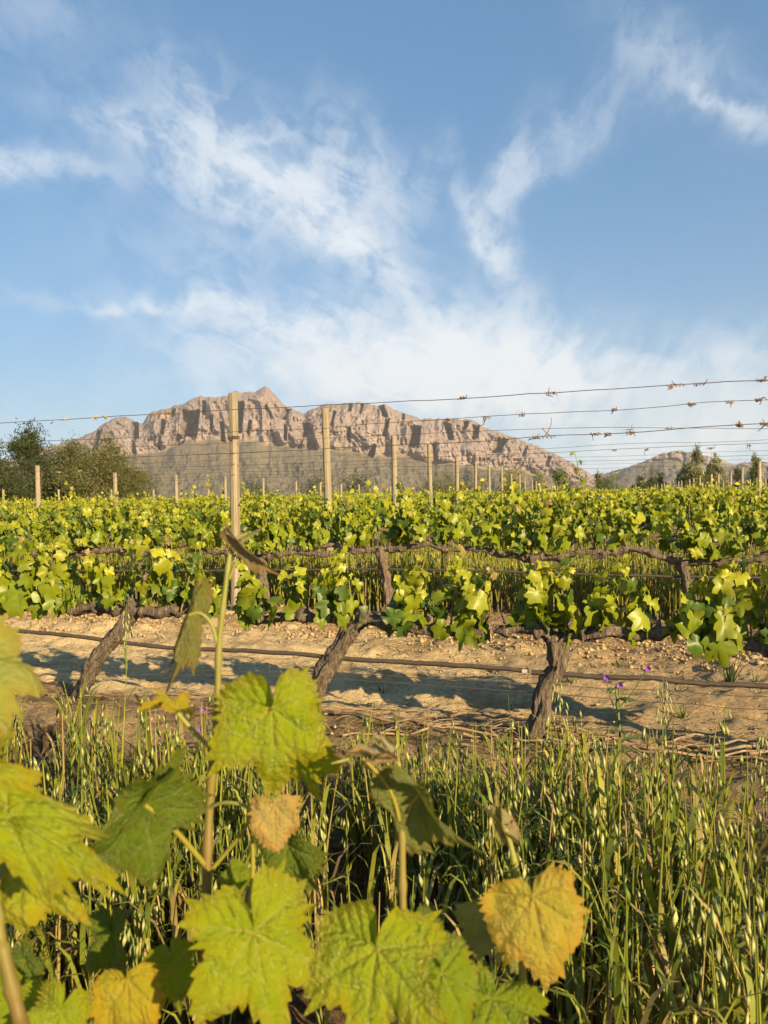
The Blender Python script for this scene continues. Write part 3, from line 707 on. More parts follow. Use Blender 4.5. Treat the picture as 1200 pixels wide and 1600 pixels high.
def wood_parts(root, trunk_pts, r0, r1, arms, seed, detail):
    rng = np.random.default_rng(seed)
    nt, ns = (80, 40) if detail else (9, 7)
    P = resample(trunk_pts, nt); mb = MB()
    t = np.linspace(0, 1, nt); rad = r0 + (r1 - r0) * t + r0 * .5 * np.exp(-t * 9) + r1 * .35 * np.exp(-((t - 1) / .12) ** 2)
    P = P + .012 * np.stack([vnoise(t * 5, t * 0 + seed, seed), vnoise(t * 5, t * 0 + 9, seed + 1), t * 0], -1) * (np.minimum(1, t * 5))[:, None]
    tube(mb, P, rad, ns, bark=.34 if detail else .25, seed=seed, twist=1.6, bl=34, shag=detail)
    tr = obj('trunk', mb.mesh('trunk'), M['bark'], root)
    tips = []
    for ai, (A, ra, rb) in enumerate(arms):
        na = 60 if detail else 10
        Q = resample(A, na); u = np.linspace(0, 1, na)
        Q = Q + .010 * np.stack([0 * u, vnoise(u * 6, u * 0 + seed + ai, 3), vnoise(u * 7, u * 0 + seed + 3 * ai, 5)], -1)
        am = MB(); r = ra + (rb - ra) * u; knob = r * 0
        sp = []
        nsp = max(2, int(np.linalg.norm(A[-1] - A[0]) / (.13 if detail == 1 else .105)))
        for s_ in range(nsp):
            c = (s_ + .6 + rng.uniform(-.2, .2)) / nsp; knob = knob + .55 * r * np.exp(-((u - c) / .035) ** 2)
            q = np.array([np.interp(c, u, Q[:, k]) for k in range(3)]); sp.append((q, np.interp(c, u, r)))
        tube(am, Q, r + knob, 18 if detail else 6, shag=detail, bark=.34 if detail else .2, seed=seed + 31 * (ai + 1), twist=1.2, bl=34)
        for (q, rr) in sp:
            e = q + np.array([rng.normal(0, .012), rng.normal(0, .012), rr + rng.uniform(.02, .055)])
            S_ = np.array([q, (q + e) / 2 + rng.normal(0, .006, 3), e])
            tube(am, resample(S_, 5) if detail else S_, np.linspace(rr * .75, rr * .38, 5 if detail else 3), 8 if detail else 4, bark=.25, seed=seed)
            tips.append(e)
        obj('arm', am.mesh('arm'), M['bark'], root)
    return tips

# ------------------------------------------------------------------ row one: hand placed vines at the front of the sandy strip
def px_path(pts, k, base=None):
    return np.array([on_row(a, b, k) for a, b in pts])
def vine_from_px(name, label, trunk, arms, shoots, seed, r0=.036, r1=.030, L=(.17, .26), size=.060):
    rng = np.random.default_rng(seed)
    T = px_path(trunk, 1); b = T[0].copy(); b[2] = min(b[2], gz(b) ) - .01
    T[0] = b
    root = empty(name, b)
    A = [(px_path(a, 1) - b, ra * .72, rb * .72) for (a, ra, rb) in arms]
    for q, _, _ in A: q[1:, 1] += rng.normal(0, .012, len(q) - 1)
    wood_parts(root, T - b, r0, r1, A, seed, True)
    for (x0, y0, x1, y1, n, sz) in [q for q in shoots] + [(a + rng.normal(0, 9), b + 2, c + rng.normal(0, 12), d_ + rng.uniform(5, 35), n_ - 1, z_ * .9) for (a, b, c, d_, n_, z_) in shoots if seed == 43 or rng.random() < .3]:
        p = on_row(x0, y0, 1) - b + N_ROW * rng.normal(0, .02); e = on_row(x1, y1, 1) - b + N_ROW * rng.normal(0, .05)
        d = e - p; add_shoot_objects(root, p + unit(d) * -.03, unit(d), float(np.linalg.norm(d)) * 1.42, n + 5, sz * .88, rng)
    tag(root, label, 'grape vine', None)
    return root
vine_from_px('grape_vine', 'gnarled vine with thick shaggy trunk before the broken hose joint on the sandy strip',
             [(838, 1190), (836, 1150), (849, 1098), (866, 1045), (869, 1000)],
             [([(869, 1003), (845, 985), (815, 980), (770, 985)], .030, .020), ([(869, 1005), (905, 992), (940, 984), (1000, 990), (1050, 985)], .026, .018)],
             [(832, 975, 835, 895, 7, .062), (848, 975, 872, 885, 8, .064), (860, 980, 852, 900, 6, .06), (815, 978, 822, 925, 5, .055), (885, 975, 890, 905, 5, .05), (925, 975, 930, 892, 8, .058), (940, 975, 945, 920, 5, .05),
              (985, 980, 990, 902, 7, .058), (1000, 985, 1003, 930, 5, .05)], 41, .033, .028)
vine_from_px('grape_vine', 'gnarled vine leaning beside the big bright foreground leaf, behind the black hose',
             [(470, 1135), (490, 1085), (520, 1030), (545, 990), (572, 958)],
             [([(568, 965), (530, 965), (480, 962), (430, 968), (385, 965)], .030, .020), ([(570, 965), (612, 972), (660, 985), (705, 988), (755, 990)], .026, .018)],
             [(390, 962, 380, 890, 7, .058), (410, 960, 420, 880, 7, .06), (445, 962, 455, 885, 6, .055), (470, 960, 462, 905, 5, .055), (505, 958, 520, 868, 9, .058), (530, 960, 540, 885, 6, .055), (555, 955, 545, 905, 4, .05),
              (625, 970, 630, 895, 8, .064), (650, 975, 655, 890, 8, .064), (640, 975, 622, 915, 6, .06), (705, 980, 712, 880, 8, .058), (735, 985, 730, 895, 7, .058), (745, 990, 748, 940, 4, .05)], 42, .032, .028)
vine_from_px('grape_vine', 'gnarled vine with long smooth leaning trunk on the palest sand',
             [(112, 1118), (122, 1092), (148, 1040), (182, 988), (212, 942)],
             [([(208, 948), (160, 948), (110, 952), (60, 945), (10, 948)], .036, .026), ([(210, 948), (250, 955), (300, 948), (345, 955)], .032, .020)],
             [(20, 940, 15, 865, 7, .062), (45, 942, 55, 850, 8, .064), (70, 945, 75, 868, 7, .066), (95, 945, 105, 862, 8, .064), (120, 942, 112, 895, 5, .055), (160, 942, 165, 875, 7, .055), (185, 940, 180, 885, 5, .05),
              (235, 940, 240, 850, 8, .058), (262, 945, 272, 848, 8, .06), (290, 942, 300, 870, 6, .055), (330, 950, 322, 895, 4, .05)], 43, .029, .027)
vine_from_px('grape_vine', 'vine with big lit leaves hanging over the dark grass clump by the hose',
             [(1330, 1225), (1322, 1190), (1315, 1120), (1308, 1060), (1300, 1025)],
             [([(1300, 1028), (1250, 1015), (1200, 1012), (1140, 1005), (1085, 1000)], .028, .018), ([(1300, 1028), (1360, 1020), (1430, 1025)], .028, .02)],
             [(1090, 995, 1085, 935, 6, .058), (1112, 1000, 1105, 920, 8, .064), (1140, 1002, 1150, 905, 9, .068), (1128, 1005, 1130, 945, 7, .068), (1175, 1005, 1170, 905, 8, .062), (1195, 1008, 1205, 890, 9, .06), (1240, 1010, 1235, 900, 8, .06), (1290, 1010, 1300, 900, 8, .06), (1350, 1015, 1350, 920, 7, .06)], 44)
vine_from_px('grape_vine', 'vine past the long leaning trunk, its leaves fringing the palest sand',
             [(-290, 1080), (-280, 1060), (-265, 1000), (-250, 935), (-245, 925)],
             [([(-245, 930), (-190, 930), (-120, 934), (-40, 938)], .032, .022), ([(-245, 930), (-300, 925), (-350, 925)], .03, .02)],
             [(-200, 925, -205, 850, 8, .06), (-150, 925, -150, 845, 8, .06), (-90, 930, -85, 850, 8, .06), (-50, 932, -45, 855, 7, .06), (-20, 938, -12, 862, 6, .06), (-300, 920, -300, 850, 7, .06)], 45)

# ------------------------------------------------------------------ generic vines
def generic_vine(seed, detail, joined, L=(.30, .46), nsh=1.9, size=.056, root=None, lean=None, leaf_n=(6, 9)):
    rng = np.random.default_rng(seed)
    top = .43 + rng.normal(0, .025)
    lx = rng.normal(0, .07) if lean is None else lean
    T = np.array([[0, 0, -.03], E_ROW * lx * .2 + [0, 0, top * .3], E_ROW * lx * .7 + [0, 0, top * .7], E_ROW * lx + [0, 0, top]])
    arms = []
    for s in (-1, 1):
        n = rng.uniform(.50, .58)
        arms.append((np.array([T[-1] + [0, 0, -.01], T[-1] + E_ROW * s * n * .3 + [0, 0, rng.normal(.01, .02)], T[-1] + E_ROW * s * n * .65 + [0, 0, rng.normal(.02, .02)], T[-1] + E_ROW * s * n + [0, 0, rng.normal(.02, .025)]]), .019, .013))
    tips = wood_parts(root, T, rng.uniform(.028, .038), .026, arms, seed, detail)
    mb = MB()
    for t in tips:
        for j in range(rng.poisson(nsh)):
            d = unit(np.array([0, 0, 1.0]) + E_ROW * rng.normal(0, .28) + N_ROW * rng.normal(0, .25))
            Ls = rng.uniform(*L); n = int(rng.integers(*leaf_n))
            if rng.random() < .25: d = unit(d * np.array([1, 1, .15]) + N_ROW * rng.choice([-.8, .5]) + E_ROW * rng.normal(0, .5)); Ls *= .55; n = max(4, n - 3)
            if rng.random() < .10: Ls *= 1.45; n += 2
            if joined: add_shoot_joined(mb, t, d, Ls, n, size * 1.08, rng)
            else: add_shoot_objects(root, t, d, Ls, n, size, rng)
    if joined:
        fo = obj('foliage', mb.mesh('foliage', True, True), M['leaf_far'], root); fo['kind'] = 'stuff'
    return root
GROUP = {2: 'vines along the back edge of the sandy strip', 3: 'vines of the first row behind the far oat strip'}
LAB = {2: 'leafy vine with brown arms rising from the back edge of the sandy strip', 3: 'leafy vine in the row right behind the far strip of yellow green oats'}
def in_view(p, margin=.06):
    z = p[1]
    return z > .3 and abs(p[0] / z) < .48 + margin + .55 / z
vseed = 500
for k in (2, 3):
    off = {2: 0.0, 3: .45}[k]
    s0 = float((on_row(1093, 960, 2) - np.array([0, row_z0(2), 0])).dot(E_ROW)) if k == 2 else .3
    for i in range(-9, 10):
        s = s0 + i * 1.0
        p = row_pt(k, s)
        if not in_view(p): continue
        vseed += 1
        root = empty('grape_vine', (p[0], p[1], gz(p)))
        lone = (k == 2 and i == 0)
        generic_vine(vseed, 2, False, root=root, lean=-.10 if lone else None, L=(.16, .48) if k == 2 else (.20, .52), nsh=2.5 if not lone else 1.2, leaf_n=(8, 12), size=.054)
        tag(root, 'bare bent vine trunk with open arms beside the big lit leaves, oats behind' if lone else LAB[k], 'grape vine', GROUP[k])
# far rows: six kinds of vine, copied
protos = []
for v in range(7):
    r = empty('grape_vine', (0, 0, 0)); generic_vine(900 + v, False, True, L=(.20, .54), nsh=2.9, size=.052, root=r, leaf_n=(8, 12)); protos.append(r)
used = set(); rngf = np.random.default_rng(77)
def place_far(p, k):
    v = int(rngf.integers(len(protos))); src = protos[v]
    if v not in used: used.add(v); r = src
    else:
        r = src.copy(); C.objects.link(r)
        for ch in src.children:
            c = ch.copy(); C.objects.link(c); c.parent = r
    r.location = (p[0], p[1], 0); r.scale = (1, 1, float(rngf.uniform(.9, 1.06)))
    tag(r, 'small leafy vine in the massed rows of the far vineyard' if k > 6 else 'leafy vine in the middle rows between the oats and the far vineyard', 'grape vine', 'vines of the far rows' if k > 6 else 'vines of the middle rows')
n_far = 0
FAR_LAST = 14
for k in range(4, FAR_LAST + 1):
    for i in range(-40, 41):
        p = row_pt(k, i * 1.0 + .37 * k)
        if in_view(p, .03): place_far(p, k); n_far += 1
# everything behind reads as one mass of leaves
mb = MB(); rng = np.random.default_rng(5)
for k in range(FAR_LAST + 1, 38):
    w = row_z0(k)
    n = int(w * 1.15 * (16 if k < 24 else 9))
    s = rng.uniform(-.62 * w, .62 * w, n)
    for si in s:
        p = row_pt(k, si); 
        if p[1] < 5 or abs(p[0] / p[1]) > .56 or (p[0] / p[1] < -.31 and p[1] > 54): continue
        e = p + N_ROW * rng.normal(0, .14) + np.array([0, 0, rng.uniform(.42, .93)])
        X, Y, Z = leaf_frame(rng, unit(np.array([rng.normal(), rng.normal(), 0])), BIAS)
        V, F = LOW[rng.integers(len(LOW))]
        sz = rng.uniform(.06, .12) * (1.0 if k < 24 else 1.35)
        mb.add(e + sz * (V[:, :1] * X + V[:, 1:2] * Y + V[:, 2:] * Z), F, leaf_colour(rng, rng.uniform(.1, 1)))
far = obj('distant_vine_rows', mb.mesh('distant_vine_rows', True, True), M['leaf_far'])
tag(far, 'mass of vine leaves in the farthest rows below the trees and mountain', 'vines', None, 'stuff')

# ------------------------------------------------------------------ posts
def post_mesh(seed, h, r, detail):
    rng = np.random.default_rng(seed); mb = MB()
    n, m = (18, 26) if detail else (8, 6)
    z = np.linspace(-.25, h, m); lean = rng.normal(0, .006, 2)
    P = np.stack([lean[0] * z + .004 * np.sin(z * 2 + seed), lean[1] * z, z], -1)
    rad = r * (1.06 - .10 * np.clip(z, 0, h) / h)
    ang = np.linspace(0, 2 * math.pi, n, endpoint=False)
    prof = 1 + .05 * np.sin(ang * 2 + seed) + rng.normal(0, .02, n)
    if detail:
        for c in rng.uniform(0, 2 * math.pi, 3): prof -= .16 * np.exp(-((np.angle(np.exp(1j * (ang - c)))) / .16) ** 2)
    rr = rad[:, None] * prof[None, :] * (1 + .02 * fbm(ang[None, :] * 2, z[:, None] * 3, seed, 3))
    G = np.stack([P[:, None, 0] + rr * np.cos(ang), P[:, None, 1] + rr * np.sin(ang), P[:, None, 2] + 0 * rr], -1)
    mb.grid(G, wrap=True)
    tilt = .12 * r * np.cos(ang + seed)
    top = G[-1].copy(); top[:, 2] += .0
    edge = top * [1, 1, 1]; ce = top.mean(0); edge = ce + (top - ce) * .93 + [0, 0, .006]
    mb.grid(np.stack([top, edge]), wrap=True)
    k = np.arange(n); mb.add(np.vstack([edge, ce + [0, 0, .004]]), np.stack([k, (k + 1) % n, np.full(n, n)], 1))
    return mb.mesh('vineyard_post', detail is False or True)
A_LINE = [(361, 615), (510, 640), (615, 682), (672, 695), (714, 715), (742, 722), (764, 729), (784, 731), (799, 741), (812, 740), (820, 746), (831, 750), (837, 752), (843, 755), (849, 757), (854, 758), (859, 760), (863, 760), (867, 761), (871, 762)]
L_LINE = {4: (57, 728), 5: (180, 739), 6: (275, 742), 7: (352, 745), 8: (411, 747), 9: (462, 752), 10: (500, 754), 11: (533, 756), 12: (561, 757), 13: (588, 758), 14: (610, 760)}
B_LINE = {8: (1187, 722), 9: (1159, 732), 10: (1141, 736), 11: (1122, 741), 12: (1111, 741), 13: (1094, 744), 14: (1084, 747), 15: (1077, 749), 16: (1065, 751), 17: (1060, 752), 18: (1052, 752), 19: (1047, 754), 20: (1042, 754), 21: (1038, 755), 22: (1034, 757), 23: (1027, 758), 24: (1023, 758)}
posts = []      # (row, s)
def post(k, px, pyt, label, group, r=.038, mat='post', seed=0, detail=None):
    t = on_row(px, pyt, k); h = float(np.clip(t[2], 1.25, 1.9))
    detail = k <= 6 if detail is None else detail
    x, y = t[0], t[1]
    o = obj('vineyard_post', post_mesh(seed + k, h, r, detail), M[mat], None, (x, y, 0))
    tag(o, label, 'post', group); posts.append((k, float((np.array([x, y, 0]) - np.array([0, row_z0(k), 0])).dot(E_ROW))))
    return o, h
names = {2: 'tallest pale wooden post with a dark tie, standing behind the sandy strip', 3: 'thick leaning wooden post at the far side of the yellow green oats', 4: 'wooden post third in the line that recedes beneath the cliffs', 5: 'wooden post fourth in the line that recedes beneath the cliffs', 6: 'wooden post fifth in the line that recedes beneath the cliffs'}
for i, (a, b) in enumerate(A_LINE):
    k = i + 2
    o, h = post(k, a, b, names.get(k, 'thin wooden post in the long line receding towards the end of the ridge'), 'posts of the line receding under the cliffs', .036 if k == 2 else .039 if k == 3 else .036, 'post', 10)
    if k == 2:
        o.rotation_euler = (0, R(.35), 0)
        t = MB(); hz = on_row(362, 685, 2)[2]
        for q in range(3):
            a_ = np.linspace(0, 2 * math.pi, 20); tube(t, np.stack([.041 * np.cos(a_), .041 * np.sin(a_), hz + .006 * q + .004 * np.sin(a_ + q)], -1), .0022, 5, cap=False)
        tube(t, np.array([[.0, -.045, hz], [.008, -.058, hz + .012], [.016, -.055, hz - .008]]), .003, 5)
        obj('wire_tie', t.mesh('wire_tie'), M['wire'], o)
    if k <= 4:
        for hz in (1.23, 1.15, 1.07):
            t = MB(); a_ = np.linspace(-.9, .9, 7); rp = .036
            tube(t, np.stack([rp * np.sin(a_ * .5), -rp * np.cos(a_ * .5) - .004 + .006 * np.abs(a_), hz + 0 * a_], -1), .0016, 5); obj('staple', t.mesh('staple'), M['wire'], o)
    if k == 3: o.rotation_euler = (0, R(-.9), 0)
for k, (a, b) in L_LINE.items():
    post(k, a, b, {4: 'wooden post rising in front of the dark feathery grove', 5: 'wooden post before the low trees at the end of the grove', 6: 'wooden post leaning against the bare grey slope beside the grove'}.get(k, 'thin short wooden post in the line crossing below the dry slope'), 'posts of the line before the grove and dry slope', .038, 'post', 40)
for k, (a, b) in B_LINE.items():
    post(k, a, b, 'dark weathered post beside the lone rounded green tree' if k == 8 else 'thin wooden post in the line beneath the poplars', 'posts of the line beneath the poplars', .045 if k == 8 else .038, 'postgrey' if k in (8, 12) else 'post', 70)
for (k, a, b) in [(7, 5, 766), (8, 92, 765), (9, 174, 766), (10, 240, 770), (11, 326, 770), (17, 640, 765), (15, 590, 764), (13, 1182, 752), (14, 1196, 753), (15, 1172, 754), (16, 1155, 755), (17, 1130, 756), (18, 1118, 756), (19, 1107, 757), (20, 1098, 758)]:
    post(k, a, b, 'short thin post tip showing above the far vine leaves', 'post tips among the far rows', .036, 'post', 90, False)

# ------------------------------------------------------------------ wires, hoses, tendrils
def wire(k, pts, label, group, r=.0017, seed=0, name='trellis_wire', mat='wire', cat='wire', sag=.004):
    rng = np.random.default_rng(seed)
    P = np.array([on_row(a, b, k) for a, b in pts]); Q = resample(P, 60)
    u = np.linspace(0, 1, 60)
    Q[:, 2] += sag * vnoise(u * (14 if name != 'drip_hose' else 7), u * 0 + seed, seed) + .0015 * vnoise(u * 40, u * 0, seed + 1); Q[:, 1] += .004 * vnoise(u * 9, u * 0 + 3, seed)
    mb = MB(); tube(mb, Q, r, 6, bark=.15, seed=seed, bl=200)
    b = Q[0].copy(); b[2] = Q[:, 2].min()
    o = obj(name, mb.mesh(name), M[mat]); tag(o, label, cat, group)
    return o
RW = 'wires of the first row over the sandy strip'
wire(1, [(-260, 672), (0, 660), (360, 642), (600, 629), (900, 611), (1200, 593), (1500, 574)], 'topmost trellis wire crossing the mountain peaks with pale curls on it', RW, .0014, 1)
wire(1, [(-260, 700), (0, 692), (360, 676), (600, 662), (900, 643), (1200, 623), (1500, 602)], 'middle trellis wire of the first row, thin and nearly clean', RW, .0011, 2)
wire(1, [(-260, 730), (0, 722), (360, 709), (600, 696), (900, 680), (1200, 661), (1500, 640)], 'lowest upper trellis wire carrying the brown curled tendril knot', RW, .0014, 3)
wire(1, [(-260, 1050), (0, 1043), (400, 1048), (700, 1062), (1000, 1078), (1200, 1090), (1500, 1110)], 'thin slack wire just under the black hose over the pale sand', RW, .0012, 4)
wire(1, [(-260, 1060), (0, 1052), (400, 1056), (700, 1074), (1000, 1096), (1200, 1110), (1500, 1135)], 'lowest slack wire close above the dry prunings', RW, .0012, 5)
R2 = 'wires of the row behind the sandy strip'
wire(2, [(-300, 716), (0, 706), (360, 692), (600, 680), (900, 669), (1200, 669), (1500, 655)], 'top trellis wire of the row behind the sandy strip', R2, .0017, 6)
wire(2, [(-300, 744), (0, 738), (360, 728), (600, 718), (900, 705), (1200, 692), (1500, 680)], 'middle trellis wire of the row behind the sandy strip', R2, .0015, 7)
wire(2, [(-300, 862), (0, 862), (360, 860), (600, 862), (900, 858), (1200, 868), (1500, 880)], 'cordon wire lying among the brown arms behind the sandy strip', R2, .0017, 8)
for k in range(3, 6):
    for j, hgt_ in enumerate((1.32, 1.18) if k < 5 else (1.3,)):
        w = row_z0(k); P = []
        for s in np.linspace(-.62 * w, .6 * w, 10): P.append(row_pt(k, s) + [0, 0, hgt_])
        Q = resample(np.array(P), 60); u = np.linspace(0, 1, 60); Q[:, 2] += .012 * vnoise(u * 12, u * 0 + k, j + k)
        mb = MB(); tube(mb, Q, .0016, 5); o = obj('trellis_wire', mb.mesh('trellis_wire'), M['wire'])
        tag(o, 'faint distant trellis wire strung between the receding posts', 'wire', 'wires of the far rows')
hose_pts = [(-300, 968), (0, 985), (60, 990), (200, 1005), (330, 1015), (480, 1024), (600, 1031), (740, 1040), (826, 1050)]
wire(1, hose_pts, 'thick black irrigation hose sagging across the pale sand up to the white joint', 'irrigation hoses', .0090, 20, 'drip_hose', 'hose', 'hose', .006)
wire(1, [(830, 1050), (900, 1056), (1000, 1061), (1100, 1066), (1200, 1071), (1500, 1095)], 'thick black irrigation hose running on past the shaggy trunk and purple flowers', 'irrigation hoses', .0092, 21, 'drip_hose', 'hose', 'hose', .006)
j = MB(); p = on_row(820, 1049, 1); tube(j, np.array([p - E_ROW * .008, p + E_ROW * .010]), .0115, 10)
tag(obj('hose_joint', j.mesh('hose_joint'), M['white']), 'small whitish joint on the black hose beside the shaggy trunk', 'hose joint')
wire(2, [(-300, 892), (0, 893), (300, 891), (600, 889), (770, 893), (1000, 900), (1200, 903), (1500, 908)], 'thin black hose strung before the far oats behind the sandy strip', 'irrigation hoses', .008, 22, 'drip_hose', 'hose', 'hose', .006)

def tendril(px, py, size, seed, label, mat='tendril', k=1):
    rng = np.random.default_rng(seed); p = on_row(px, py, k); mb = MB(); size = size * .55
    # tight coil round the wire, then loose dead ends
    n = 26; u = np.linspace(0, 1, n); turns = rng.uniform(3, 6); ln = size * rng.uniform(.8, 1.8)
    ax = E_ROW * ln; r = .005
    Pc = p + (u - .5)[:, None] * ax + r * (np.cos(u * turns * 6.28)[:, None] * np.array([0, 0, 1.]) + np.sin(u * turns * 6.28)[:, None] * N_ROW)
    tube(mb, Pc, .0011, 5)
    for q in range(int(rng.integers(2, 5))):
        s = Pc[rng.integers(n)]; P = [s]; d = unit(E_ROW * rng.normal(0, 1) + np.array([0, 0, rng.normal(-.4, .7)]) + N_ROW * rng.normal(0, .4)); ax2 = unit(rng.normal(0, 1, 3))
        L = size * rng.uniform(.6, 1.7); cu = rng.normal(0, 1.0)
        for t in range(9):
            d = unit(d + np.cross(ax2, d) * cu * .45); P.append(P[-1] + d * L / 9)
        tube(mb, np.array(P), np.linspace(.0022, .001, 10), 5)
    o = obj('dried_tendril', mb.mesh('dried_tendril'), M[mat]); tag(o, label, 'tendril', 'dried tendrils curled on the trellis wires')
tendril(103, 655, .035, 1, 'pale dry tendril stub on the top wire above the grove', 'tendril_pale')
tendril(150, 652, .045, 2, 'pale curl of dry tendril on the top wire in clear sky beside the grove', 'tendril_pale')
tendril(165, 652, .030, 22, 'pale curl of dry tendril on the top wire in clear sky beside the grove', 'tendril_pale')
tendril(240, 648, .05, 3, 'brown dry tendril wrapped on the top wire before the first buttress')
tendril(262, 646, .045, 4, 'brown dry tendril wrapped on the top wire before the first buttress')
tendril(850, 683, .085, 5, 'big reddish brown knot of dry tendrils on the lowest upper wire', 'tendril')
tendril(838, 684, .06, 25, 'big reddish brown knot of dry tendrils on the lowest upper wire', 'tendril')
tendril(860, 614, .055, 6, 'curled brown tendril on the top wire over the bright cloud')
tendril(1056, 602, .06, 7, 'tendril with a long dangling tail on the top wire in blue sky')
tendril(1092, 600, .035, 8, 'short upright tendril next to the long dangling one on the top wire')
tendril(1190, 594, .05, 9, 'looped tendril beyond the dangling one on the top wire')
tendril(722, 622, .03, 10, 'small hooked tendril on the top wire over the falling end of the ridge')
tendril(760, 653, .04, 11, 'ragged tendril on the middle wire over the falling end of the ridge')
for i, (a, b) in enumerate([(640, 660), (700, 656), (815, 649), (1080, 632), (1140, 628), (1185, 625), (960, 640)]):
    tendril(a, b, .026, 30 + i, 'tiny bit of dry tendril caught on the middle wire')
for i, (a, b) in enumerate([(985, 676), (1155, 664), (1194, 662), (930, 679), (950, 678)]):
    tendril(a, b, .032, 50 + i, 'short dry tendril hanging from the lowest upper wire')
for i, (a, b) in enumerate([(92, 738), (125, 736), (1010, 703), (960, 704), (1110, 700), (1170, 696), (800, 712), (985, 671), (1045, 670)]):
    tendril(a, b, .05, 70 + i, 'faint dry tendril on a wire of the row behind the sandy strip', 'tendril_pale' if i < 2 else 'tendril', 2)

